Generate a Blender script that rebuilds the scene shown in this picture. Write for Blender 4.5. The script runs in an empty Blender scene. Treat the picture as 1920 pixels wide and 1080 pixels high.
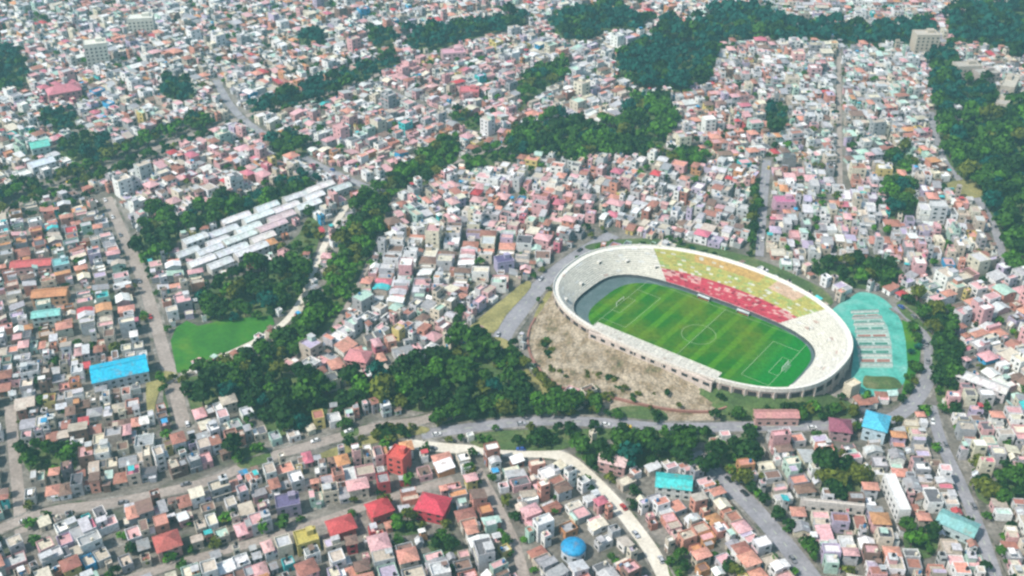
import bpy, math, random
import numpy as np
from mathutils import Vector, Matrix
R = math.radians
sc = bpy.context.scene
COL = sc.collection
# ------------------------------------------------------------------ camera, sky, sun, exposure
FPX, CAM_H, PITCH = 2000.0, 320.0, R(32.2)          # focal length in photo pixels, height, tilt below the horizon
cam = bpy.data.cameras.new('camera'); cam.sensor_width = 36; cam.lens = 36 * FPX / 1920
cam.clip_start = 1; cam.clip_end = 20000
co = bpy.data.objects.new('camera', cam); COL.objects.link(co)
co.location = (0, 0, CAM_H); co.rotation_euler = (math.pi / 2 - PITCH, 0, 0)
sc.camera = co
SUN_EL, SUN_AZ = R(52), R(-118)                       # azimuth of the sun from +Y, clockwise
w = bpy.data.worlds.new('World'); sc.world = w; w.use_nodes = True
nt = w.node_tree; bg = nt.nodes['Background']
sky = nt.nodes.new('ShaderNodeTexSky'); sky.sky_type = 'NISHITA'; sky.sun_disc = False
sky.sun_elevation = SUN_EL; sky.sun_rotation = SUN_AZ; sky.air_density = 1.2; sky.dust_density = 2.0
nt.links.new(sky.outputs[0], bg.inputs[0]); bg.inputs[1].default_value = 0.13
sl = bpy.data.lights.new('sun', 'SUN'); sl.energy = 4.2; sl.angle = R(0.8); sl.color = (1, .95, .88)
so = bpy.data.objects.new('sun', sl); COL.objects.link(so)
sd = Vector((math.sin(SUN_AZ) * math.cos(SUN_EL), math.cos(SUN_AZ) * math.cos(SUN_EL), math.sin(SUN_EL)))
so.rotation_euler = sd.to_track_quat('Z', 'Y').to_euler(); so.location = sd * 500
sc.view_settings.view_transform = 'Standard'; sc.view_settings.look = 'None'
sc.view_settings.gamma = 1; sc.view_settings.use_curve_mapping = False
sc.view_settings.exposure = 0.38
sc.render.engine = 'CYCLES'
sc.cycles.use_denoising = True
sc.cycles.max_bounces = 4; sc.cycles.diffuse_bounces = 2; sc.cycles.volume_bounces = 1
sc.cycles.filter_width = 2.5
rnd = random.Random(7)

# ------------------------------------------------------------------ ground coordinates
CP, SP = math.cos(PITCH), math.sin(PITCH)
def P(px, py, z=0.0):
    """point of the ground plane (height z) that the photograph shows at this place"""
    x = (px - 960) / FPX; y = -(py - 540) / FPX
    d = (x, CP + y * SP, -SP + y * CP)
    t = (z - CAM_H) / d[2]
    return (d[0] * t, d[1] * t)
def proj(x, y, z=0.0):
    dz = z - CAM_H
    depth = y * CP - dz * SP; up = y * SP + dz * CP
    return 960 + FPX * x / depth, 540 - FPX * up / depth, depth
def angle_of(a, b):
    p, q = P(*a), P(*b)
    return math.atan2(q[1] - p[1], q[0] - p[0])
def PL(pts, z=0.0): return [P(a, b, z) for a, b in pts]

# ------------------------------------------------------------------ materials
def new_mat(name):
    m = bpy.data.materials.new(name); m.use_nodes = True
    n = m.node_tree; b = n.nodes['Principled BSDF']; return m, n, b
def noise(n, scale, detail=4, coord='pos', rough=.6):
    g = n.nodes.new('ShaderNodeNewGeometry') if coord == 'pos' else n.nodes.new('ShaderNodeTexCoord')
    t = n.nodes.new('ShaderNodeTexNoise'); t.inputs['Scale'].default_value = scale
    t.inputs['Detail'].default_value = detail; t.inputs['Roughness'].default_value = rough
    n.links.new(g.outputs['Position' if coord == 'pos' else 'Object'], t.inputs['Vector'])
    return t
def ramp(n, src, stops):
    r = n.nodes.new('ShaderNodeValToRGB'); e = r.color_ramp.elements
    while len(e) < len(stops): e.new(.5)
    for k, (p, c) in enumerate(stops): e[k].position = p; e[k].color = tuple(c) + (1,)
    n.links.new(src, r.inputs[0]); return r
def mix(n, a, b, fac, mode='MIX'):
    x = n.nodes.new('ShaderNodeMix'); x.data_type = 'RGBA'; x.blend_type = mode
    for s, v in ((0, fac), (6, a), (7, b)):
        if hasattr(v, 'is_linked') or hasattr(v, 'links'): n.links.new(v, x.inputs[s])
        else: x.inputs[s].default_value = v if s == 0 else tuple(v) + (1,)
    return x.outputs[2]
def noise_mat(name, stops, scale, rough=.9, scale2=None, amt2=.35):
    m, n, b = new_mat(name)
    t = noise(n, scale, 6); r = ramp(n, t.outputs[0], stops); out = r.outputs[0]
    if scale2:
        t2 = noise(n, scale2, 3); r2 = ramp(n, t2.outputs[0], [(.3, (1 - amt2,) * 3), (.7, (1 + amt2 * .5,) * 3)])
        out = mix(n, out, r2.outputs[0], 1.0, 'MULTIPLY')
    n.links.new(out, b.inputs['Base Color']); b.inputs['Roughness'].default_value = rough
    return m
def attr_mat(name, stain=.3, rough=.85, scale=.7, ridges=None, spec=.3, tint=None):
    m, n, b = new_mat(name)
    a = n.nodes.new('ShaderNodeAttribute'); a.attribute_name = 'Color'
    t = noise(n, scale, 5); r = ramp(n, t.outputs[0], [(.32, (1 - stain,) * 3), (.6, (1, 1, 1))])
    out = mix(n, a.outputs['Color'], r.outputs[0], 1.0, 'MULTIPLY')
    if tint:
        t2 = noise(n, .25, 4); r2 = ramp(n, t2.outputs[0], [(.56, (0, 0, 0)), (.75, (.7, .7, .7))])
        out = mix(n, out, tint, r2.outputs[0])
    if ridges:
        tc = n.nodes.new('ShaderNodeTexCoord'); wv = n.nodes.new('ShaderNodeTexWave')
        wv.inputs['Scale'].default_value = ridges; wv.bands_direction = 'X'
        n.links.new(tc.outputs['Object'], wv.inputs['Vector'])
        bm = n.nodes.new('ShaderNodeBump'); bm.inputs['Strength'].default_value = .5
        n.links.new(wv.outputs[0], bm.inputs['Height']); n.links.new(bm.outputs[0], b.inputs['Normal'])
    n.links.new(out, b.inputs['Base Color']); b.inputs['Roughness'].default_value = rough
    b.inputs['Specular IOR Level'].default_value = spec
    return m
def flat_mat(name, c, rough=.8, metal=0):
    m, n, b = new_mat(name); b.inputs['Base Color'].default_value = tuple(c) + (1,)
    b.inputs['Roughness'].default_value = rough; b.inputs['Metallic'].default_value = metal
    return m
M = {}
M['plaster'] = attr_mat('plaster', .42, scale=1.1)
M['tin'] = attr_mat('sheet_metal_roofing', .42, .6, .8, ridges=1.2, spec=.4, tint=(.24, .16, .11))
M['tile'] = attr_mat('clay_tile', .5, .85, 1.4, ridges=1.5, tint=(.12, .08, .06))
M['glass'] = flat_mat('window_glass', (.025, .03, .035), .12)
M['foliage'] = attr_mat('foliage', .35, .75, .35, spec=.15)
M['bark'] = flat_mat('bark', (.07, .05, .035), .95)
M['paint'] = attr_mat('car_paint', .05, .3, .5, spec=.6)
M['rubber'] = flat_mat('tyre_rubber', (.02, .02, .02), .9)
M['ground'] = noise_mat('dusty_ground', [(.3, (.05, .07, .03)), (.45, (.13, .12, .10)), (.6, (.22, .20, .17)), (.75, (.30, .28, .25))], .035, .95, .5, .5)
M['pavement'] = noise_mat('patio_concrete', [(.3, (.05, .08, .03)), (.45, (.14, .125, .10)), (.62, (.27, .25, .22)), (.8, (.42, .39, .35))], .12, .9, 1.1, .5)
M['asphalt'] = noise_mat('asphalt', [(.3, (.19, .185, .20)), (.7, (.31, .30, .315))], .08, .9, .6, .25)
M['pale_road'] = noise_mat('pale_concrete_road', [(.3, (.52, .47, .38)), (.7, (.70, .66, .56))], .06, .9, .7, .2)
M['dirt_road'] = noise_mat('dirt_road', [(.3, (.24, .20, .17)), (.7, (.36, .31, .27))], .08, .95, .7, .3)
M['paint_line'] = flat_mat('road_paint', (.40, .46, .32))
M['grass'] = noise_mat('rough_grass', [(.3, (.035, .07, .02)), (.5, (.07, .12, .03)), (.68, (.16, .17, .07)), (.8, (.25, .21, .13))], .06, .95, .8, .5)
M['lawn'] = noise_mat('playing_field_grass', [(.35, (.010, .10, .002)), (.52, (.025, .15, .002)), (.64, (.07, .18, .004)), (.76, (.18, .19, .03))], .045, .9, .5, .25)
M['dry_grass'] = noise_mat('dry_grass', [(.3, (.16, .15, .05)), (.6, (.30, .27, .10)), (.8, (.38, .34, .18))], .07, .95, .8, .4)
M['sand'] = noise_mat('sandy_earth', [(.32, (.10, .10, .045)), (.42, (.24, .18, .11)), (.52, (.33, .27, .19)), (.64, (.40, .33, .24)), (.75, (.50, .41, .26))], .11, .95, .9, .6)
M['teal'] = noise_mat('teal_court_paint', [(.3, (.03, .22, .17)), (.5, (.08, .38, .30)), (.65, (.16, .42, .35)), (.78, (.35, .5, .44))], .08, .7, .6, .25)
M['court'] = noise_mat('pale_court', [(.3, (.20, .36, .31)), (.7, (.36, .46, .40))], .12, .85, .9, .3)
M['court_green'] = noise_mat('court_green_paint', [(.3, (.03, .15, .11)), (.7, (.07, .25, .18))], .2, .7, .8, .3)
M['apron'] = noise_mat('track_apron', [(.3, (.05, .09, .09)), (.6, (.10, .145, .15)), (.75, (.22, .32, .27))], .1, .8, .9, .3)
M['brick'] = noise_mat('red_brick', [(.3, (.20, .09, .07)), (.7, (.34, .17, .13))], .3, .9)
M['stair'] = flat_mat('aisle_concrete', (.56, .53, .46), .9)
M['dark'] = flat_mat('dark_opening', (.03, .027, .028), .9)
M['white'] = flat_mat('white_paint', (.8, .79, .74), .6)
def pitch_mat():
    m, n, b = new_mat('pitch_turf')
    tc = n.nodes.new('ShaderNodeTexCoord'); sep = n.nodes.new('ShaderNodeSeparateXYZ')
    n.links.new(tc.outputs['Object'], sep.inputs[0])
    mm = n.nodes.new('ShaderNodeMath'); mm.operation = 'MULTIPLY'; mm.inputs[1].default_value = math.pi / 5.2
    n.links.new(sep.outputs[0], mm.inputs[0])
    s = n.nodes.new('ShaderNodeMath'); s.operation = 'SINE'; n.links.new(mm.outputs[0], s.inputs[0])
    r = ramp(n, s.outputs[0], [(.3, (.016, .125, .003)), (.7, (.055, .20, .004))])
    t = noise(n, .035, 5); r2 = ramp(n, t.outputs[0], [(.42, (0, 0, 0)), (.66, (.75, .75, .75))])
    o = mix(n, r.outputs[0], (.12, .165, .006), r2.outputs[0])
    # greener, cooler turf at the far right end
    mr = n.nodes.new('ShaderNodeMapRange'); mr.inputs[1].default_value = 30; mr.inputs[2].default_value = 48
    n.links.new(sep.outputs[0], mr.inputs[0]); o = mix(n, o, (.006, .17, .016), mr.outputs[0])
    t3 = noise(n, .5, 4); r3 = ramp(n, t3.outputs[0], [(.3, (.7, .7, .7)), (.7, (1.15, 1.15, 1.15))])
    o = mix(n, o, r3.outputs[0], 1.0, 'MULTIPLY')
    n.links.new(o, b.inputs['Base Color']); b.inputs['Roughness'].default_value = .9
    b.inputs['Specular IOR Level'].default_value = .15
    return m
M['pitch'] = pitch_mat()

# ------------------------------------------------------------------ mesh builder
class MB:
    """collects faces with a colour and a material slot"""
    def __init__(s): s.v = []; s.f = []; s.c = []; s.m = []
    def face(s, pts, col=(.5, .5, .5), mi=0):
        k = len(s.v); s.v.extend(pts); s.f.append(tuple(range(k, k + len(pts)))); s.c.append(col); s.m.append(mi)
    def box(s, cx, cy, z0, z1, w, d, col, ang=0.0, top=None, mi=0, bottom=True, mtop=None):
        c, q = math.cos(ang), math.sin(ang)
        P4 = [(cx + a * c - b * q, cy + a * q + b * c) for a, b in ((-w/2, -d/2), (w/2, -d/2), (w/2, d/2), (-w/2, d/2))]
        k = len(s.v); s.v.extend([(x, y, z0) for x, y in P4] + [(x, y, z1) for x, y in P4])
        for a in range(4):
            b = (a + 1) % 4; s.f.append((k + a, k + b, k + 4 + b, k + 4 + a)); s.c.append(col); s.m.append(mi)
        s.f.append((k + 4, k + 5, k + 6, k + 7)); s.c.append(top or col); s.m.append(mi if mtop is None else mtop)
        if bottom: s.f.append((k + 3, k + 2, k + 1, k)); s.c.append(col); s.m.append(mi)
    def cyl(s, cx, cy, z0, z1, r0, r1, col, n=8, mi=0, cone=0):
        k = len(s.v)
        for z, r in ((z0, r0), (z1, r1)):
            s.v.extend([(cx + r * math.cos(2*math.pi*i/n), cy + r * math.sin(2*math.pi*i/n), z) for i in range(n)])
        for i in range(n):
            j = (i + 1) % n; s.f.append((k+i, k+j, k+n+j, k+n+i)); s.c.append(col); s.m.append(mi)
        if cone:
            s.v.append((cx, cy, z1 + cone))
            for i in range(n): s.f.append((k+n+i, k+n+(i+1) % n, k+2*n)); s.c.append(col); s.m.append(mi)
        else:
            s.f.append(tuple(range(k+n, k+2*n))); s.c.append(col); s.m.append(mi)
    def add(s, o, x=0, y=0, z=0, ang=0, mi=None):
        c, q = math.cos(ang), math.sin(ang); k = len(s.v)
        s.v.extend([(x + a*c - b*q, y + a*q + b*c, z + h) for a, b, h in o.v])
        s.f.extend([tuple(i + k for i in f) for f in o.f]); s.c.extend(o.c)
        s.m.extend(o.m if mi is None else [mi] * len(o.f))
    def mesh(s, name, mats):
        me = bpy.data.meshes.new(name); me.from_pydata(s.v, [], s.f)
        for m in mats: me.materials.append(m)
        if len(mats) > 1: me.polygons.foreach_set('material_index', np.array(s.m, dtype=np.int32))
        at = me.color_attributes.new('Color', 'FLOAT_COLOR', 'CORNER')
        ln = np.array([len(f) for f in s.f]); cc = np.ones((len(s.f), 4), dtype=np.float32)
        cc[:, :3] = np.array(s.c, dtype=np.float32).reshape(-1, 3)
        at.data.foreach_set('color', np.repeat(cc, ln, axis=0).ravel()); me.update()
        return me
    def build(s, name, mats, parent=None, **kw):
        if not isinstance(mats, (list, tuple)): mats = [mats]
        o = bpy.data.objects.new(name, s.mesh(name, mats)); COL.objects.link(o)
        if parent: o.parent = parent
        for a, b in kw.items(): o[a] = b
        return o
def thing(name, loc, ang, label, cat, group=None):
    o = bpy.data.objects.new(name, None); COL.objects.link(o); o.empty_display_size = .5
    o.location = loc; o.rotation_euler = (0, 0, ang); o['label'] = label; o['category'] = cat
    if group: o['group'] = group
    return o
def poly_sheet(name, pts, z, mat, kind='structure', n_sub=0):
    b = MB(); a = sum(pts[i][0]*pts[(i+1) % len(pts)][1] - pts[(i+1) % len(pts)][0]*pts[i][1] for i in range(len(pts)))
    if a < 0: pts = pts[::-1]
    b.face([(x, y, z) for x, y in pts]); return b.build(name, mat, kind=kind)
def smooth(pts, n=6, closed=False):
    out = []; N = len(pts); rng = range(N if closed else N - 1)
    for i in rng:
        p = [pts[(i + k) % N] if closed else pts[min(max(i + k, 0), N - 1)] for k in (-1, 0, 1, 2)]
        for j in range(n):
            t = j / n
            out.append(tuple(.5 * ((2*p[1][d]) + (-p[0][d] + p[2][d])*t + (2*p[0][d] - 5*p[1][d] + 4*p[2][d] - p[3][d])*t*t
                             + (-p[0][d] + 3*p[1][d] - 3*p[2][d] + p[3][d])*t**3) for d in (0, 1)))
    if not closed: out.append(tuple(pts[-1]))
    return out
def strip(b, pts, off0, off1, z, z1=None):
    """strip of ground along a line, from offset off0 to off1 (left positive)"""
    nn = []
    for i in range(len(pts)):
        a, c = pts[max(i-1, 0)], pts[min(i+1, len(pts)-1)]
        dx, dy = c[0]-a[0], c[1]-a[1]; l = math.hypot(dx, dy) or 1; nn.append((-dy/l, dx/l))
    for i in range(len(pts)-1):
        (x0, y0), (x1, y1), n0, n1 = pts[i], pts[i+1], nn[i], nn[i+1]
        q = [(x0+n0[0]*off0, y0+n0[1]*off0), (x1+n1[0]*off0, y1+n1[1]*off0), (x1+n1[0]*off1, y1+n1[1]*off1), (x0+n0[0]*off1, y0+n0[1]*off1)]
        if off1 < off0: q = q[::-1]
        b.face([(x, y, z) for x, y in q])
        if z1 is not None:
            for s in (0, 2): a, c = q[s], q[s+1]; b.face([(a[0], a[1], z1), (c[0], c[1], z1), (c[0], c[1], z), (a[0], a[1], z)])

# ------------------------------------------------------------------ ground
g = MB(); g.face([(-3000, -1500, 0), (3000, -1500, 0), (3000, 4500, 0), (-3000, 4500, 0)])
g.build('ground', M['ground'], kind='structure')

# occupancy grid of the ground, 1.5 m cells
GX0, GY0, GS = -640.0, 250.0, 1.5
GW, GH = int(1280 / GS), int(900 / GS)
gx = GX0 + (np.arange(GW) + .5) * GS; gy = GY0 + (np.arange(GH) + .5) * GS
XX, YY = np.meshgrid(gx, gy)
occ = np.zeros((GH, GW), bool)
def in_poly(pts):
    m = np.zeros_like(occ); n = len(pts)
    for i in range(n):
        (x0, y0), (x1, y1) = pts[i], pts[(i+1) % n]
        if y0 == y1: continue
        m ^= ((y0 > YY) != (y1 > YY)) & (XX < (x1-x0)*(YY-y0)/(y1-y0) + x0)
    return m
def near_line(pts, r):
    m = np.zeros_like(occ)
    for (x0, y0), (x1, y1) in zip(pts[:-1], pts[1:]):
        dx, dy = x1-x0, y1-y0; t = np.clip(((XX-x0)*dx + (YY-y0)*dy) / (dx*dx+dy*dy+1e-9), 0, 1)
        m |= np.hypot(XX-x0-t*dx, YY-y0-t*dy) < r
    return m
def taken(x, y):
    i, j = int((x-GX0)/GS), int((y-GY0)/GS)
    return not (0 <= i < GW and 0 <= j < GH) or occ[j, i]

# ------------------------------------------------------------------ stadium
SA, SC = R(-37.5), (97.0, 468.0)
def S2W(u, v): return (SC[0] + u*math.cos(SA) - v*math.sin(SA), SC[1] + u*math.sin(SA) + v*math.cos(SA))
def radius(phi, cu, cv, a, b, nf, nn_):
    c, s = math.cos(phi), math.sin(phi); lo, hi = 0, 140
    for _ in range(30):
        m = (lo+hi)/2; u, v = m*c-cu, m*s-cv; e = nf if v > 0 else nn_
        if abs(u/a)**e + abs(v/b)**e < 1: lo = m
        else: hi = m
    return lo
NT = 144
PH = [2*math.pi*i/NT for i in range(NT)]
RI = [radius(p, -.5, -4, 64.5, 34, 3.4, 3.4) for p in PH]
RO = [radius(p, -.5, 5.3, 78.3, 51.3, 2.1, 2.8) for p in PH]
def SB(i, s, extra=0.0):
    i %= NT; r = RI[i] + (RO[i]-RI[i])*s + extra; return (r*math.cos(PH[i]), r*math.sin(PH[i]))
ZF, ZR = 1.6, 10.0
st = thing('stadium', (SC[0], SC[1], 0), SA, 'oval football stadium with cream terraces and red and yellow seats along one side', 'stadium')
def seat_band(i0, i1, s0, s1, rows, colf):
    b = MB()
    for i in range(i0, i1):
        for k in range(rows):
            a, c = s0 + (s1-s0)*k/rows, s0 + (s1-s0)*(k+1)/rows
            z0, z1 = ZF + (ZR-ZF)*a, ZF + (ZR-ZF)*c
            p, q, r_, t_ = SB(i, a), SB(i+1, a), SB(i+1, c), SB(i, c); col = colf(i, k)
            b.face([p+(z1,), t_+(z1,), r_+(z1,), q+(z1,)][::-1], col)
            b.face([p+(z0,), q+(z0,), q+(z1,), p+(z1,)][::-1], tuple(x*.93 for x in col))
    return b
IL, IR = round(139/360*NT), round(41/360*NT)      # ends of the seated straight
def cream(i, k):
    j = rnd.random(); x = rnd.uniform(.9, 1.05)
    c = (.67, .645, .56)
    if j > .985: c = (.5, .38, .32)
    elif j > .95: c = (.7, .7, .66)
    return tuple(v*x for v in c)
def yellow(i, k):
    t = (i-IR)/(IL-IR); x = rnd.uniform(.85, 1.1); j = rnd.random()
    c = (.44, .41, .12)
    if .35 < t < .8 and k > 7: c = (.54, .36, .13)
    elif j < .2: c = (.34, .42, .14)
    if .12 < t < .3 and k > 6: c = (.58, .42, .30)
    if j > .93: c = (.6, .6, .5)
    return tuple(v*x for v in c)
GL = [0b11111, 0b10101, 0b11011, 0b00000, 0b11110, 0b00101, 0b11101]
def red(i, k):
    x = rnd.uniform(.85, 1.1)
    if k >= 4 and rnd.random() < .26: return (.62*x, .36*x, .33*x)
    if rnd.random() < .1: return (.60*x, .22*x, .22*x)
    if rnd.random() < .12: return (.30*x, .03*x, .06*x)
    return (.50*x, .055*x, .09*x)
def concrete_front(i, k): return (.6, .58, .52)
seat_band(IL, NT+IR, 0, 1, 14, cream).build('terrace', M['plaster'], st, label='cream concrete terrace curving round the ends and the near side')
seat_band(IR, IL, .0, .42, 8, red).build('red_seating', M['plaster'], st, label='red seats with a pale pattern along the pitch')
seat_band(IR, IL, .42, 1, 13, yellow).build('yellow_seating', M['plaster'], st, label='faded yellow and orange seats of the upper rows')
# terrace under the near straight is part of the same ring; front wall, rim, outer wall
b = MB()
for i in range(NT):
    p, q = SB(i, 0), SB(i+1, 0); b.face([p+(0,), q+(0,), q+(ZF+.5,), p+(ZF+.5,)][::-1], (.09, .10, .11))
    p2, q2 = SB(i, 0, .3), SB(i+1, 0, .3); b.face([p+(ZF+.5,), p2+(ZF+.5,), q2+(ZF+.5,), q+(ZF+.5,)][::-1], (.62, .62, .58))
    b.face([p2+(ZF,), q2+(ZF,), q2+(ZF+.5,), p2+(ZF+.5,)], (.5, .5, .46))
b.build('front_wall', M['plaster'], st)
b = MB()
for i in range(NT):
    p, q, p2, q2 = SB(i, 1), SB(i+1, 1), SB(i, 1, 2.2), SB(i+1, 1, 2.2)
    c = (.74, .72, .64)
    b.face([p+(ZR,), p2+(ZR,), q2+(ZR,), q+(ZR,)][::-1], c)
    p3, q3 = SB(i, 1, 2.5), SB(i+1, 1, 2.5)
    b.face([p2+(ZR,), q2+(ZR,), q2+(ZR+1,), p2+(ZR+1,)], c)
    b.face([p2+(ZR+1,), p3+(ZR+1,), q3+(ZR+1,), q2+(ZR+1,)][::-1], (.76, .75, .7))
    b.face([p3+(ZR-1.2,), q3+(ZR-1.2,), q3+(ZR+1,), p3+(ZR+1,)], (.70, .64, .56))
b.build('rim_walkway', M['plaster'], st)
b = MB()
for i in range(NT):
    p, q = SB(i, 1, 2.0), SB(i+1, 1, 2.0)
    b.face([p+(-.5,), q+(-.5,), q+(ZR-.05,), p+(ZR-.05,)], (.55, .42, .36))
b.build('outer_wall', M['plaster'], st)
for i in range(0, NT, 2):
    b = MB(); p = SB(i, 1, 2.3); b.box(p[0], p[1], -.4, ZR-1.3, .7, .8, (.62, .52, .45), PH[i]); b.build('column', M['plaster'], st)
for i in range(NT//2+4, NT-1, 2):
    b = MB(); p, q = SB(i, 1, 2.05), SB(i+1, 1, 2.05); p2 = SB(i+2, 1, 2.05)
    mx, my = q; an = math.atan2(p2[1]-p[1], p2[0]-p[0]); wd = math.hypot(p2[0]-p[0], p2[1]-p[1])
    b.box(mx, my, 4.9, 7.6, wd*.6, .35, (.05, .05, .05), an); b.build('wall_opening', M['dark'], st)
for i in range(3, NT, 6):
    if IR <= i <= IL: continue
    b = MB()
    for k in range(14):
        a, c = k/14, (k+1)/14; z1 = ZF+(ZR-ZF)*c+.03
        p, q, r_, t_ = SB(i, a), SB(i, a), SB(i, c), SB(i, c)
        n_ = (-math.sin(PH[i])*.55, math.cos(PH[i])*.55)
        b.face([(p[0]-n_[0], p[1]-n_[1], z1), (t_[0]-n_[0], t_[1]-n_[1], z1), (t_[0]+n_[0], t_[1]+n_[1], z1), (p[0]+n_[0], p[1]+n_[1], z1)][::-1])
    b.build('stair_aisle', M['stair'], st)
for i, s in ((62, .5), (67, .62), (74, .3), (57, .4), (81, .5), (8, .5), (0, .4), (136, .5), (12, .35)):
    b = MB(); p = SB(i, s); z = ZF+(ZR-ZF)*s
    b.box(p[0], p[1], z-.5, z+1.3, 1.8, 2.2, (.7, .67, .6), PH[i]); b.build('entrance_tunnel', M['plaster'], st)
    e = MB(); p = SB(i, s, -.95); e.box(p[0], p[1], z-.3, z+.9, .12, 1.5, (.03,)*3, PH[i]); e.build('entrance_tunnel_mouth', M['dark'], st)
# roofed grandstand on the near straight
cb = MB()
for k in range(24):
    u = -36 + 3*k; x = rnd.uniform(.92, 1.05)
    cb.box(u+1.5, -43.3, ZR-.1, ZR+.15, 2.96, 7.4, (.60*x, .57*x, .49*x))
    cb.box(u, -43.3, ZR+.15, ZR+.3, .18, 7.4, (.56, .55, .5))
cb.box(0, -39.45, ZR-.3, ZR+.4, 72, .22, (.55, .60, .48)); cb.box(0, -47.15, ZR-.3, ZR+.5, 72, .22, (.64, .56, .50))
cb.build('grandstand_roof', M['tin'], st)
for k in range(13):
    b = MB(); b.box(-35.6+k*5.93, -39.9, 3.4, ZR-.1, .3, .3, (.6, .6, .56)); b.build('roof_post', M['plaster'], st)
    b = MB(); b.box(-35.6+k*5.93, -46.7, ZR-1.5, ZR-.1, .35, .35, (.62, .58, .52)); b.build('roof_post', M['plaster'], st)
b = MB(); b.box(0, -47.9, 0, ZR-.6, 71, 1.0, (.60, .50, .44)); b.build('gallery_wall', M['plaster'], st)
for k in range(12):
    b = MB(); b.box(-32.6+k*5.93, -48.45, 6.7, 8.3, rnd.uniform(1.8, 3.6), .2, (.04,)*3); b.build('gallery_window', M['glass'], st)

def sworld(pts): return [S2W(*p) for p in pts]
# turf and lines, lying on the ground in the stadium's own direction
def ssheet(name, pts, z, mat):
    b = MB(); b.face([(x, y, z) for x, y in pts]); o = b.build(name, mat, kind='structure')
    o.location = (SC[0], SC[1], 0); o.rotation_euler = (0, 0, SA); return o
ssheet('running_track', [SB(i, 0, .2) for i in range(NT)], .02, M['apron'])
def turf_pts():
    o = []
    for i in range(NT):
        p = PH[i]; r = radius(p, 3.5, -4, 58.5, 33.2, 3.4, 3.4); o.append((r*math.cos(p), r*math.sin(p)))
    return o
ssheet('pitch', turf_pts(), .05, M['pitch'])
lm = MB()
def line(u0, v0, u1, v1, w_=.14):
    a = math.atan2(v1-v0, u1-u0); l = math.hypot(u1-u0, v1-v0); c, s = math.cos(a), math.sin(a)
    lm.face([(u0+c*x-s*y, v0+s*x+c*y, .06 + .003*(len(lm.f) % 5)) for x, y in ((0, -w_/2), (l, -w_/2), (l, w_/2), (0, w_/2))])
PU0, PU1, PV0, PV1 = -44.5, 53.5, -33.5, 26.0; PCU, PCV = (PU0+PU1)/2, (PV0+PV1)/2
for a in ((PU0, PV0, PU1, PV0), (PU0, PV1, PU1, PV1), (PU0, PV0, PU0, PV1), (PU1, PV0, PU1, PV1), (PCU, PV0, PCU, PV1)): line(*a)
for u, s in ((PU0, 1), (PU1, -1)):
    for dd, hw in ((15, 18), (5, 8)):
        line(u, PCV-hw, u+s*dd, PCV-hw); line(u, PCV+hw, u+s*dd, PCV+hw); line(u+s*dd, PCV-hw, u+s*dd, PCV+hw)
for k in range(32):
    a, c = 2*math.pi*k/32, 2*math.pi*(k+1)/32; line(PCU+9*math.cos(a), PCV+9*math.sin(a), PCU+9*math.cos(c), PCV+9*math.sin(c))
lo = lm.build('pitch_marking_lines', M['paint_line'], kind='structure'); lo.location = (SC[0], SC[1], 0); lo.rotation_euler = (0, 0, SA)
for u, s, lab in ((PU0, -1, 'white goal with net at the grey track end of the pitch'), (PU1, 1, 'white goal with net at the end of the pitch near the teal courts')):
    x, y = S2W(u, PCV); t = thing('football_goal', (x, y, .05), SA if s > 0 else SA+math.pi, lab, 'goal', 'goals on the stadium pitch')
    for q in (-1, 1): b = MB(); b.box(0, 3.66*q, 0, 2.44, .16, .16, (.8,)*3); b.build('post', M['white'], t)
    b = MB(); b.box(0, 0, 2.44, 2.6, .16, 7.5, (.8,)*3); b.build('crossbar', M['white'], t)
    b = MB()
    for k in range(9):
        yy = -3.6+k*.9; b.face([(0, yy-.03, 2.5), (1.8, yy-.03, 0), (1.8, yy+.03, 0), (0, yy+.03, 2.5)])
    for k in range(5):
        f = (k+.5)/5; b.face([(1.8*f, -3.6, 2.5*(1-f)), (1.8*f+.05, -3.6, 2.5*(1-f)-.06), (1.8*f+.05, 3.6, 2.5*(1-f)-.06), (1.8*f, 3.6, 2.5*(1-f))])
    b.build('net', M['white'], t)
for k, (u, v) in enumerate(((-10, 27.6), (14, 27.6))):
    x, y = S2W(u, v); t = thing('dugout', (x, y, .02), SA, ['pale team dugout in front of the red seats, left one', 'pale team dugout in front of the red seats, right one'][k], 'dugout', 'team dugouts beside the pitch')
    b = MB(); b.box(0, .7, 0, 2, 7, .15, (.5, .55, .55)); b.box(-3.5, 0, 0, 2, .12, 1.4, (.5, .55, .55)); b.box(3.5, 0, 0, 2, .12, 1.4, (.5, .55, .55)); b.build('shell', M['plaster'], t)
    b = MB(); b.box(0, 0, 2.02, 2.15, 7.2, 1.8, (.6, .65, .62)); b.build('roof', M['tin'], t)
    b = MB(); b.box(0, .25, .1, .5, 6.4, .45, (.45, .1, .1)); b.build('bench', M['plaster'], t)
outline = [S2W(*SB(i, 1, 6)) for i in range(0, NT, 3)]
occ |= in_poly(outline)

# sandy slope and retaining wall on the near left side
fan = [(1004, 598), (992, 622), (990, 650), (1002, 682), (1024, 708), (1056, 730), (1102, 740), (1150, 748), (1210, 762), (1270, 772), (1330, 774), (1362, 766)]
fw = smooth(PL(fan), 4)
i0, i1 = round(196/360*NT), round(296/360*NT); emb = MB(); n = len(fw)
top = [S2W(*SB(round(i0+(i1-i0)*k/(n-1)), 1, 1.9)) for k in range(n)]
for k in range(n-1):
    for j in range(8):
        def e(kk, jj):
            f = jj/8; a, c = top[kk], fw[kk]; zz = 5.6*(1-f)**1.25 + .25 + (.5*math.sin(kk*1.7+jj*2.1) if 0 < jj < 8 else 0)
            return (a[0]*(1-f)+c[0]*f, a[1]*(1-f)+c[1]*f, zz)
        emb.face([e(k, j), e(k, j+1), e(k+1, j+1), e(k+1, j)])
emb.build('sand_embankment_terrain', M['sand'], kind='structure')
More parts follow.
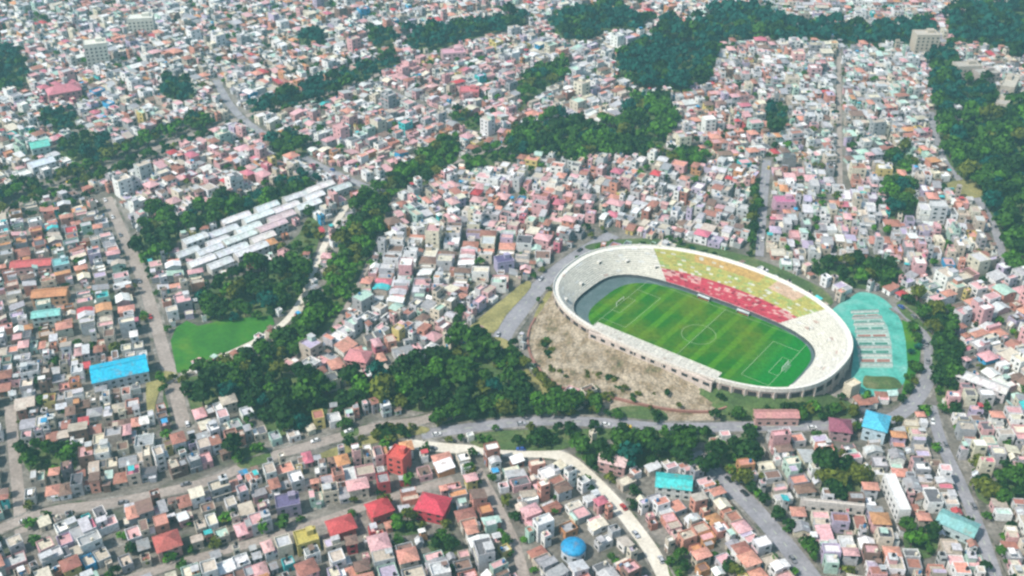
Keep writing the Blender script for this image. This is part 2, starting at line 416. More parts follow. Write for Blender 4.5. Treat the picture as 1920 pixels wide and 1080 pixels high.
ga, gb = round(294/360*NT), round(352/360*NT); gbk = MB()
for i in range(ga, gb):
    for j in range(4):
        def e2(ii, jj): f = jj/4; p_ = S2W(*SB(ii, 1, 1.9+11*f)); en = min(1, (ii-ga)/3, (gb-ii)/5); return (p_[0], p_[1], (5.0*(1-f)**1.2)*max(en, .02) + .06*(4-jj) + .03)
        gbk.face([e2(i, j), e2(i, j+1), e2(i+1, j+1), e2(i+1, j)])
gbk.build('grass_embankment_terrain', M['grass'], kind='structure')
b = MB(); strip(b, fw, -.45, .45, 1.3, -.2); b.build('retaining_wall', M['brick'], label='low dark brick wall curving round the foot of the sandy slope', category='wall')
occ |= in_poly(fw + top[::-1])
sand2 = PL([(1130, 745), (1180, 738), (1260, 752), (1330, 768), (1375, 778), (1360, 796), (1250, 792), (1180, 788), (1120, 775)])
poly_sheet('sand', smooth(sand2, 4, True), .034, M['sand']); occ |= in_poly(sand2)

# teal courts right of the stadium
tealp = PL([(1556, 592), (1568, 574), (1592, 560), (1612, 548), (1640, 552), (1668, 570), (1690, 604), (1702, 645), (1704, 690), (1692, 722), (1655, 742), (1612, 738), (1596, 712), (1600, 660), (1592, 620)])
poly_sheet('plaza', smooth(tealp, 4, True), .045, M['teal']); occ |= in_poly(tealp)
crt = PL([(1600, 590), (1650, 590), (1664, 612), (1672, 645), (1674, 690), (1612, 690), (1606, 640)])
poly_sheet('sports_court', crt, .058, M['court'])
rows = [((1596, 588), (1648, 586), ''), ((1598, 599), (1654, 597), ''), ((1601, 611), (1658, 609), ''), ((1603, 624), (1663, 623), ''), ((1605, 638), (1668, 638), ''), ((1607, 653), (1670, 653), ''), ((1609, 669), (1672, 669), ''), ((1612, 686), (1674, 686), '')]
ordn = ['first', 'second', 'third', 'fourth', 'fifth', 'sixth', 'seventh', 'eighth', 'ninth', 'tenth', 'eleventh', 'twelfth', 'thirteenth', 'fourteenth', 'fifteenth', 'sixteenth', 'seventeenth', 'eighteenth', 'nineteenth']
def jit0(c): x = rnd.uniform(.9, 1.1); return tuple(v*x for v in c)
def ordinal(k):
    if k < 20: return ordn[k-1]
    tens = ['', '', 'twent', 'thirt', 'fort', 'fift', 'sixt', 'sevent', 'eight', 'ninet']
    if k >= 100: return 'hundred-and-' + ordinal(k-100) if k > 100 else 'hundredth'
    return tens[k//10] + 'ieth' if k % 10 == 0 else tens[k//10] + 'y-' + ordn[k % 10 - 1]
for k, (a, c, _) in enumerate(rows):
    p, q = P(*a), P(*c); an = math.atan2(q[1]-p[1], q[0]-p[0]); l = math.dist(p, q); cx, cy = (p[0]+q[0])/2, (p[1]+q[1])/2
    t = thing('bleacher', (cx, cy, 0), an, f'long low bleacher on the teal courts, {ordinal(k+1)} row from the far end', 'bleacher', 'bleachers between the teal courts')
    col = [(.56, .62, .57), (.50, .46, .43), (.62, .64, .58), (.48, .56, .51)][k % 4]
    for j in range(2): b = MB(); b.box(0, .1+.5*j, 0, .4*(j+1), l, .48, jit0(col)); b.build('step', M['plaster'], t)
    b = MB(); b.box(0, .95, 0, 1.6, l, .1, (.35, .5, .45)); b.build('back_panel', M['plaster'], t)
    if k < len(rows)-1:
        p2, q2 = P(*rows[k+1][0]), P(*rows[k+1][1])
        f = lambda a_, c_, s_, t_: tuple((a_[i]*(1-s_)+c_[i]*s_)*(1-t_) + (d2[i])*t_ for i in (0, 1))
        b = MB()
        for s0, s1 in ((.06, .48), (.53, .94)):
            qd = []
            for s_, t_ in ((s0, .25), (s1, .25), (s1, .8), (s0, .8)):
                A = (p[0]*(1-s_)+q[0]*s_, p[1]*(1-s_)+q[1]*s_); B = (p2[0]*(1-s_)+q2[0]*s_, p2[1]*(1-s_)+q2[1]*s_)
                qd.append((A[0]*(1-t_)+B[0]*t_, A[1]*(1-t_)+B[1]*t_, .064))
            b.face(qd[::-1]); 
        b.build('court_surface_ground', M['court_green' if k % 3 else 'brick'], kind='structure')
        b2 = MB()
        for fc in b.f:
            vs = [b.v[i] for i in fc]
            for i in range(4):
                a_, c_ = vs[i], vs[(i+1) % 4]; l_ = math.dist(a_, c_); nx, ny = -(c_[1]-a_[1])/l_*.09, (c_[0]-a_[0])/l_*.09
                b2.face([(a_[0]-nx, a_[1]-ny, .07+.002*i), (c_[0]-nx, c_[1]-ny, .07+.002*i), (c_[0]+nx, c_[1]+ny, .07+.002*i), (a_[0]+nx, a_[1]+ny, .07+.002*i)])
        b2.build('court_marking_lines', M['white'], kind='structure')

# ------------------------------------------------------------------ roads
road_z = [.012]
occ_t = occ.copy()
ROADS = {}
def road(name, px, width, mat, phrase, marks=False, walk=0):
    pts = smooth(PL(px), 8); road_z[0] += .0045; z = road_z[0] + .05
    b = MB(); strip(b, pts, -width/2, width/2, z); b.build(name, M[mat], kind='structure')
    if walk:
        for s in (-1, 1):
            b = MB(); strip(b, pts, s*(width/2), s*(width/2+walk), .19 + road_z[0], 0) if s > 0 else strip(b, pts, -(width/2+walk), -width/2, .19+road_z[0], 0)
            b.build('pavement_kerb', M['pavement'], kind='structure')
    if marks:
        b = MB(); d = 0
        fine = []
        for (x0, y0), (x1, y1) in zip(pts[:-1], pts[1:]):
            l = math.dist((x0, y0), (x1, y1)); n = max(1, int(l/3)); fine += [(x0+(x1-x0)*k/n, y0+(y1-y0)*k/n) for k in range(n)]
        for k in range(0, len(fine)-1, 3): strip(b, fine[k:k+2], -.12, .12, z+.005)
        b.build('road_marking_lines', M['paint_line'], kind='structure')
    global occ
    occ |= near_line(pts, width/2 + walk + .4); global occ_t; occ_t |= near_line(pts, width*.5 + .3)
    ROADS[phrase] = (pts, width)
    return pts
road('avenue', [(1150, 440), (1090, 475), (1035, 515), (1000, 550), (970, 590), (945, 625), (935, 660)], 10, 'asphalt', 'the avenue left of the stadium', True, 2)
road('park_road', [(655, 378), (622, 432), (596, 488), (574, 545), (540, 598), (486, 636), (410, 666), (340, 700), (290, 730)], 4, 'pale_road', 'the pale road along the tree belt')
road('street', [(0, 398), (100, 355), (200, 318), (300, 275), (400, 240), (480, 212), (600, 180), (740, 128), (860, 85), (985, 50)], 6, 'dirt_road', 'the long street on the left', False, 1)
road('street', [(405, 150), (430, 195), (470, 235), (560, 290), (650, 335), (720, 362)], 6, 'asphalt', 'the grey street above the tree belt', True, 1)
road('street', [(690, 150), (790, 200), (860, 235), (930, 270), (980, 300)], 4.5, 'asphalt', 'the upper diagonal street')
road('street', [(1010, 255), (860, 302), (790, 340), (740, 372), (716, 430), (688, 500), (656, 565), (616, 625), (552, 672)], 3, 'dirt_road', 'the dirt street right of the tree belt')
road('street', [(200, 370), (235, 450), (265, 520), (290, 600), (310, 670), (330, 740), (345, 800)], 6.5, 'dirt_road', 'the street by the blue hall', False, 1.5)
road('street', [(760, 832), (860, 842), (970, 848), (1050, 855), (1100, 890), (1150, 940), (1190, 990), (1225, 1040), (1260, 1110)], 6.5, 'pale_road', 'the bright curved street', False, 1)
road('avenue', [(1300, 850), (1350, 895), (1400, 940), (1450, 995), (1500, 1055), (1540, 1110)], 8.5, 'asphalt', 'the grey avenue at the bottom', True, 1.5)
road('street', [(1745, 760), (1765, 830), (1795, 895), (1825, 965), (1850, 1030), (1875, 1110)], 5.5, 'asphalt', 'the dark street at the right', True, 1)
road('road', [(-20, 1000), (90, 960), (200, 945), (300, 925), (400, 900), (480, 865), (600, 830), (700, 802), (790, 788), (860, 765)], 6, 'dirt_road', 'the lower left road', False, 1)
road('road', [(200, 1100), (340, 1055), (520, 1005), (640, 965), (760, 925), (850, 900)], 4.5, 'dirt_road', 'the lane below the red roofs')
road('road', [(18, 760), (28, 860), (36, 940), (40, 1000)], 5, 'dirt_road', 'the short road at the left edge')
road('avenue', [(790, 815), (900, 800), (1000, 790), (1120, 792), (1250, 802), (1400, 800), (1540, 798), (1650, 790), (1700, 768), (1732, 728), (1746, 680), (1738, 635), (1712, 600), (1680, 575)], 7, 'asphalt', 'the ring road round the stadium', True, 1.5)
road('street', [(1438, 300), (1432, 360), (1427, 420), (1422, 480)], 6, 'asphalt', 'the straight street above the stadium', True)
road('street', [(1573, 100), (1573, 180), (1574, 260), (1575, 350)], 3.6, 'dirt_road', 'the pale vertical street at the upper right')
road('street', [(895, 880), (930, 945), (965, 1020), (985, 1090)], 4.5, 'dirt_road', 'the pinkish lane at the bottom')
road('street', [(1745, 210), (1770, 300), (1830, 370), (1865, 430), (1885, 500)], 5, 'asphalt', 'the road beside the right wood')
road('street', [(700, 20), (780, 35), (980, 10)], 5, 'dirt_road', 'the street at the top')

# ------------------------------------------------------------------ green areas
GA = [  # phrase, polygon, tones, crown radius, spacing, belt
 ('the tree belt in the middle', [(862, 262), (852, 312), (800, 345), (742, 366), (712, 430), (684, 500), (652, 562), (612, 620), (556, 664), (500, 690), (430, 716), (405, 702), (470, 676), (538, 638), (582, 596), (606, 545), (626, 490), (650, 440), (676, 388), (715, 350), (770, 312), (822, 272)], 'near', 4.3),
 ('the upper middle wood', [(965, 242), (1040, 222), (1110, 228), (1170, 235), (1188, 185), (1240, 178), (1262, 215), (1255, 258), (1200, 292), (1120, 285), (1075, 305), (1010, 292), (960, 282)], 'mid', 5.2),
 ('the upper middle wood', [(870, 300), (960, 262), (1000, 290), (930, 305), (880, 322)], 'mid', 4.4),
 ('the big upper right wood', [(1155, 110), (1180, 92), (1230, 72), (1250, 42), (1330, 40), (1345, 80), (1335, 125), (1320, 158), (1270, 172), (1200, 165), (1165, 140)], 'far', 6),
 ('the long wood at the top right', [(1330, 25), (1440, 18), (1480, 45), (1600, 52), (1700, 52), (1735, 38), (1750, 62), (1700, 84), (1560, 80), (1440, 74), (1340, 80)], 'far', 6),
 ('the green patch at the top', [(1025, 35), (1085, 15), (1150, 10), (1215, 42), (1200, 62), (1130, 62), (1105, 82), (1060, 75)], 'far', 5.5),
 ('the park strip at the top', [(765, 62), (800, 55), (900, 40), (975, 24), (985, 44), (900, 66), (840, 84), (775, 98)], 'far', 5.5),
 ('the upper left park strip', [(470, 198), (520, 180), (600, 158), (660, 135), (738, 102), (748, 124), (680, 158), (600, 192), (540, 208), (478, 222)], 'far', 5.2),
 ('the left tree strip', [(-10, 372), (90, 338), (180, 300), (260, 264), (320, 240), (385, 215), (400, 238), (340, 256), (250, 288), (170, 322), (90, 352), (-10, 388)], 'left', 3.6),
 ('the left tree strip', [(-10, 405), (100, 364), (200, 327), (300, 285), (395, 249), (398, 256), (300, 296), (210, 337), (100, 376), (-10, 414)], 'left', 3.2),
 ('the small park on the left', [(255, 468), (262, 430), (285, 405), (320, 400), (335, 430), (325, 462), (300, 490), (268, 490)], 'near', 5.2),
 ('the park strip above the sheds', [(330, 432), (352, 402), (430, 375), (500, 355), (560, 332), (602, 342), (560, 368), (480, 392), (410, 420), (345, 448)], 'mid', 4.8),
 ('the dark grove above the green field', [(375, 545), (420, 518), (500, 505), (560, 495), (592, 500), (575, 545), (540, 575), (500, 592), (430, 602), (385, 590)], 'dark', 5.0),
 ('the wood below the green field', [(305, 722), (360, 700), (430, 692), (500, 688), (560, 700), (605, 725), (612, 770), (570, 800), (510, 812), (490, 782), (440, 748), (380, 758), (325, 785)], 'dark', 5.4),
 ('the central wood', [(612, 735), (700, 715), (760, 692), (820, 668), (850, 650), (905, 645), (950, 655), (982, 700), (975, 750), (940, 775), (850, 772), (780, 765), (700, 752), (640, 775)], 'dark', 5.6),
 ('the wood below the sandy slope', [(800, 805), (860, 776), (940, 762), (1010, 752), (1075, 758), (1088, 784), (1040, 790), (980, 792), (900, 800), (850, 812)], 'dark', 5.0),
 ('the dark grove below the stadium', [(1132, 780), (1150, 760), (1200, 755), (1245, 765), (1250, 785), (1200, 795), (1150, 795)], 'dark', 4.2),
 ('the trees below the ring road', [(1085, 838), (1150, 826), (1240, 830), (1330, 842), (1400, 808), (1425, 830), (1400, 870), (1352, 893), (1325, 895), (1290, 862), (1200, 870), (1120, 880), (1085, 858)], 'dark', 4.8),
 ('the hedge row along the grey avenue', [(1372, 896), (1400, 905), (1450, 960), (1490, 1005), (1530, 1040), (1518, 1050), (1470, 1000), (1420, 945)], 'olive', 3.4),
 ('the round grove at the lower right', [(1535, 900), (1548, 875), (1585, 868), (1612, 888), (1615, 915), (1590, 932), (1552, 928)], 'dark', 4.8),
 ('the tree clump at the right', [(1662, 352), (1700, 345), (1718, 375), (1705, 402), (1672, 405)], 'mid', 5),
 ('the clump in the upper right quarter', [(1440, 195), (1472, 195), (1478, 235), (1450, 252), (1436, 230)], 'far', 4.6),
 ('the clump by the upper right houses', [(1660, 285), (1700, 285), (1718, 312), (1690, 325), (1662, 312)], 'mid', 4.6),
 ('the big wood at the right edge', [(1765, 232), (1830, 215), (1880, 198), (1960, 185), (1990, 540), (1900, 515), (1878, 470), (1868, 420), (1842, 370), (1790, 330), (1768, 280)], 'mid', 6),
 ('the wood in the top right corner', [(1745, 90), (1785, 82), (1788, 150), (1782, 205), (1765, 225), (1748, 160)], 'far', 6),
 ('the wood in the top right corner', [(1786, 158), (1862, 150), (1868, 205), (1832, 212), (1782, 212)], 'far', 6),
 ('the wood in the top right corner', [(1770, 30), (1990, -20), (1990, 95), (1900, 108), (1880, 92), (1790, 80)], 'far', 6),
 ('the trees right of the stadium', [(1682, 562), (1722, 560), (1770, 592), (1795, 630), (1790, 690), (1768, 735), (1752, 700), (1756, 655), (1738, 615), (1700, 590)], 'dark', 4.8),
 ('the trees above the teal courts', [(1515, 492), (1560, 488), (1620, 492), (1682, 495), (1695, 515), (1670, 535), (1600, 535), (1540, 515)], 'dark', 4.4),
 ('the tree line by the straight street', [(1414, 340), (1424, 340), (1416, 480), (1406, 480)], 'dark', 3.6),
 ('the green clump in the pink quarter', [(968, 172), (1005, 128), (1058, 118), (1066, 148), (1020, 168), (985, 195)], 'mid', 4.6),
 ('the upper left trees', [(105, 268), (160, 250), (205, 262), (200, 292), (155, 300), (115, 290)], 'far', 4),
 ('the upper left trees', [(300, 155), (345, 148), (368, 175), (345, 192), (308, 186)], 'far', 5),
 ('the trees at the left edge', [(-10, 100), (30, 95), (52, 130), (40, 168), (-10, 172)], 'far', 5),
 ('the round clump on the left', [(505, 262), (540, 250), (572, 268), (568, 290), (530, 294)], 'far', 4.6),
 ('the upper left trees', [(85, 215), (130, 205), (150, 225), (120, 245), (85, 240)], 'far', 4),
 ('the clump above the bright street', [(1250, 290), (1310, 282), (1325, 298), (1300, 312), (1258, 308)], 'mid', 4.2),
 ('the green court at the bottom', [(735, 975), (785, 970), (795, 990), (745, 998)], 'near', 3.4),
 ('the trees at the bottom', [(800, 1010), (850, 1005), (868, 1028), (820, 1035)], 'near', 3.4),
 ('the trees at the bottom', [(1252, 1040), (1282, 1035), (1290, 1075), (1262, 1085)], 'near', 3.4),
 ('the trees at the lower right edge', [(1832, 905), (1890, 895), (1935, 910), (1940, 940), (1850, 938)], 'dark', 4.2),
 ('the lower left trees', [(435, 840), (495, 832), (505, 862), (450, 872)], 'near', 3.8),
 ('the lower left trees', [(35, 835), (75, 838), (140, 852), (130, 880), (60, 885)], 'near', 3.4),
 ('the trees beside the left wood', [(640, 795), (668, 792), (670, 812), (642, 815)], 'near', 3.4),
 ('the trees by the dark street', [(1752, 640), (1795, 640), (1790, 740), (1758, 745)], 'dark', 4.4),
 ('the three trees before the courts', [(1622, 700), (1638, 700), (1678, 702), (1690, 722), (1625, 722)], 'dark', 3.2),
 ('the upper middle dark clump', [(690, 60), (728, 55), (742, 80), (705, 90)], 'far', 4.6),
 ('the top left clump', [(560, 62), (600, 60), (610, 82), (570, 86)], 'far', 4.6),
 ('the lower right trees', [(1700, 985), (1760, 1005), (1745, 1040), (1702, 1030)], 'near', 3.4),
 ('the street trees in the middle', [(852, 212), (905, 222), (900, 240), (855, 232)], 'mid', 3.8),
]
gz = .035
tree_spots = []
for gi, (ph, poly, tone, rad) in enumerate(GA):
    wp = PL(poly, 0 if gi in (0, 8, 9) else 2.0); gz += .0042
    if gi not in (8, 9): poly_sheet('grass_ground', smooth(wp, 3, True), gz - .02, M['grass'])
    m = in_poly(wp); free = m & (~occ if gi in (8, 9, 13, 14) else ~occ_t)
    js, is_ = np.nonzero(free); order = list(range(len(js))); rnd.shuffle(order); got = []
    cell = {}
    sp = rad * (1.3 if gi not in (0, 1, 3, 4) else 1.15)
    for o in order:
        x, y = gx[is_[o]] + rnd.uniform(-.7, .7), gy[js[o]] + rnd.uniform(-.7, .7)
        cx, cy = int(x // sp), int(y // sp); ok = True
        for a in (-1, 0, 1):
            for c in (-1, 0, 1):
                for q in cell.get((cx+a, cy+c), ()):
                    if (q[0]-x)**2 + (q[1]-y)**2 < sp*sp: ok = False
        if ok:
            cell.setdefault((cx, cy), []).append((x, y)); tree_spots.append((x, y, rad*rnd.choice([.6, .75, .85, 1, 1.1, 1.25, 1.4]), tone, ph))
for gi, (ph, poly, tone, rad) in enumerate(GA): occ |= in_poly(PL(poly, 0 if gi in (0, 8, 9) else 2.0))
def scatter(poly, n, r0, r1, tone, ph):
    wp = PL(poly); m = in_poly(wp) & ~occ_t; js, is_ = np.nonzero(m)
    for _ in range(n):
        if len(js): o = rnd.randrange(len(js)); tree_spots.append((gx[is_[o]], gy[js[o]], rnd.uniform(r0, r1), tone, ph))
SL = 'the sandy slope'
for poly, n in (([(1005, 640), (1030, 640), (1100, 710), (1080, 728), (1030, 705)], 16), ([(1100, 700), (1200, 730), (1330, 770), (1200, 770), (1100, 750)], 26), ([(1000, 700), (1060, 745), (1050, 750), (1010, 725)], 26)):
    wp = PL(poly); m = in_poly(wp); js, is_ = np.nonzero(m)
    for _ in range(n): o = rnd.randrange(len(js)); tree_spots.append((gx[is_[o]], gy[js[o]], rnd.uniform(1.2, 2.8), 'olive', SL))
scatter([(1110, 800), (1330, 806), (1330, 832), (1100, 822)], 12, 2.2, 4.4, 'dark', 'the ring road verge')
scatter([(1040, 745), (1120, 752), (1200, 768), (1190, 790), (1060, 785)], 18, 2.2, 4.6, 'dark', 'the ring road verge')
scatter([(1350, 755), (1600, 745), (1600, 792), (1360, 790)], 24, 2, 4.2, 'dark', 'the verge below the stadium')
scatter([(900, 808), (1100, 802), (1100, 845), (900, 845)], 14, 2.2, 4.4, 'dark', 'the ring road verge')
scatter([(880, 645), (935, 632), (975, 660), (1000, 752), (960, 720)], 16, 2, 4, 'near', 'the dry verge')
scatter([(1100, 462), (1260, 454), (1560, 560), (1400, 500)], 22, 1.6, 3.4, 'mid', 'the verge behind the stadium')
scatter([(590, 855), (720, 810), (860, 790), (860, 835), (700, 845)], 22, 2, 3.8, 'olive', 'the lower verge')
scatter([(1690, 600), (1715, 610), (1735, 660), (1700, 745), (1685, 740)], 14, 1.8, 3.6, 'mid', 'the courts verge')
for nm_, (pts_, wd_) in ROADS.items():
    for i in range(len(pts_)-1):
        for sd_ in (-1, 1):
            if rnd.random() < .10:
                (xa, ya), (xb, yb) = pts_[i], pts_[i+1]; l_ = math.dist((xa, ya), (xb, yb)) or 1
                tree_spots.append((xa-(yb-ya)/l_*sd_*(wd_/2+1.6), ya+(xb-xa)/l_*sd_*(wd_/2+1.6), rnd.uniform(1.8, 3.4), 'near', nm_))
def patch(name, poly, mat):
    global gz
    gz += .0042; wp = PL(poly); poly_sheet(name, smooth(wp, 3, True) if mat != 'lawn' else wp, gz, M[mat])
    global occ
    occ |= in_poly(wp)
patch('sports_field', [(320, 640), (330, 615), (350, 602), (372, 612), (420, 600), (510, 592), (515, 608), (470, 640), (400, 672), (345, 698), (332, 700)], 'lawn')
patch('dry_grass_ground', [(880, 618), (905, 592), (945, 560), (985, 528), (995, 540), (950, 590), (925, 625)], 'dry_grass')
patch('dry_grass_ground', [(1010, 575), (1030, 545), (1040, 560), (1040, 600), (1015, 598), (1000, 600)], 'dry_grass')
patch('dry_grass_ground', [(880, 645), (935, 632), (975, 660), (995, 700), (1060, 752), (1000, 752), (985, 700), (950, 655)], 'dry_grass')
patch('dry_grass_ground', [(1775, 345), (1825, 338), (1850, 365), (1800, 372)], 'dry_grass')
patch('grass_ground', [(1690, 600), (1715, 610), (1728, 645), (1722, 690), (1700, 740), (1690, 740), (1702, 690), (1698, 640)], 'lawn')
patch('grass_ground', [(1100, 460), (1180, 448), (1260, 452), (1400, 480), (1520, 530), (1560, 560), (1540, 570), (1400, 500), (1240, 462), (1120, 470)], 'grass')
patch('dry_grass_ground', [(1350, 755), (1500, 755), (1560, 745), (1600, 760), (1600, 785), (1400, 790), (1350, 785)], 'grass')
patch('dry_grass_ground', [(590, 855), (720, 810), (790, 800), (800, 812), (700, 832), (620, 862)], 'dry_grass')
patch('dry_grass_ground', [(280, 700), (335, 702), (300, 730), (285, 790), (275, 760)], 'dry_grass')
patch('dry_grass_ground', [(900, 812), (1100, 805), (1320, 812), (1330, 830), (1100, 825), (1050, 845), (900, 840)], 'grass')
patch('grass_ground', [(560, 440), (580, 405), (600, 425), (588, 480), (550, 495), (520, 480)], 'grass')
scatter([(560, 440), (580, 405), (600, 425), (588, 480), (550, 495), (520, 480)], 16, 2, 4, 'olive', 'the shed verge')

# ------------------------------------------------------------------ colours
CN = {'white': (.79, .78, .74), 'grey': (.52, .52, .52), 'slate': (.33, .33, .34), 'charcoal': (.13, .13, .14), 'cream': (.66, .60, .47),
      'beige': (.50, .43, .35), 'pink': (.64, .37, .37), 'salmon': (.60, .28, .21), 'orange': (.55, .27, .13), 'red': (.50, .07, .08),
      'terracotta': (.36, .16, .12), 'mint': (.42, .58, .49), 'turquoise': (.06, .46, .46), 'blue': (.05, .32, .56), 'lilac': (.47, .40, .52),
      'brown': (.22, .14, .11), 'yellow': (.58, .47, .17), 'rose': (.55, .17, .22), 'navy': (.08, .07, .2)}
def wpick(d):
    t = rnd.random() * sum(d.values())
    for k, v in d.items():
        t -= v
        if t <= 0: return k
    return k
WALLS = {'white': 30, 'grey': 16, 'cream': 13, 'beige': 10, 'pink': 9, 'slate': 8, 'salmon': 4, 'mint': 4, 'lilac': 3, 'yellow': 1.2, 'orange': 1.5, 'turquoise': .8, 'blue': .5, 'brown': 3, 'terracotta': 1.5}
ROOFS = {'white': 15, 'grey': 20, 'slate': 10, 'charcoal': 8, 'cream': 11, 'beige': 15, 'pink': 18, 'terracotta': 6.5, 'salmon': 7, 'mint': 3.5, 'brown': 7, 'lilac': 5, 'orange': 1.4, 'rose': 1}
TINS = {'white': 12, 'grey': 20, 'slate': 13, 'terracotta': 5, 'beige': 8, 'brown': 7, 'mint': 7, 'red': 1.2, 'turquoise': .9, 'blue': .6, 'cream': 6, 'pink': 5}
TILES = {'salmon': 8, 'terracotta': 7, 'orange': 2.5, 'red': 1.4, 'rose': 1.6, 'brown': 5, 'pink': 8}
ZONES = [(700, 270, 150, {'pink': 40, 'salmon': 9, 'rose': 4}), (1060, 400, 150, {'pink': 26, 'rose': 5, 'salmon': 6}), (850, 150, 140, {'pink': 22, 'rose': 1.5}),
         (1360, 230, 90, {'salmon': 32, 'pink': 26, 'orange': 5, 'red': 2}), (410, 310, 120, {'pink': 28, 'rose': 4}), (100, 170, 50, {'rose': 30, 'pink': 20}),
         (60, 470, 110, {'salmon': 18, 'orange': 9, 'red': 3, 'turquoise': 3}), (130, 600, 90, {'orange': 10, 'salmon': 18, 'cream': 12, 'turquoise': 3}),
         (680, 680, 50, {'rose': 10, 'salmon': 20}), (560, 110, 90, {'orange': 14, 'cream': 20, 'salmon': 10}), (700, 970, 110, {'red': 7, 'salmon': 12}),
         (920, 980, 70, {'salmon': 12, 'terracotta': 6, 'orange': 5}), (1620, 200, 190, {'grey': 34, 'mint': 16, 'slate': 22, 'beige': 16, 'charcoal': 6}), (800, 480, 110, {'white': 30, 'grey': 20}),
         (1700, 160, 60, {'rose': 6, 'pink': 12}), (1300, 980, 60, {'salmon': 16, 'orange': 7}), (1850, 730, 70, {'rose': 12, 'pink': 14}), (230, 880, 280, {'slate': 22, 'beige': 22, 'brown': 16, 'charcoal': 9, 'terracotta': 5}),
         (60, 300, 80, {'turquoise': 3, 'white': 20, 'mint': 10}), (1600, 430, 160, {'grey': 18, 'lilac': 12, 'pink': 8}), (1280, 380, 120, {'grey': 16, 'beige': 8, 'lilac': 5})]
def zone(px, py):
    for a, b_, r, d in ZONES:
        if math.hypot((px-a), (py-b_)*1.4) < r*rnd.uniform(.75, 1.15): return d
    return None
def jit(c, a=.1):
    x = rnd.uniform(1-a, 1+a); return tuple(min(.8, max(.01, v*x*rnd.uniform(.97, 1.03))) for v in c)

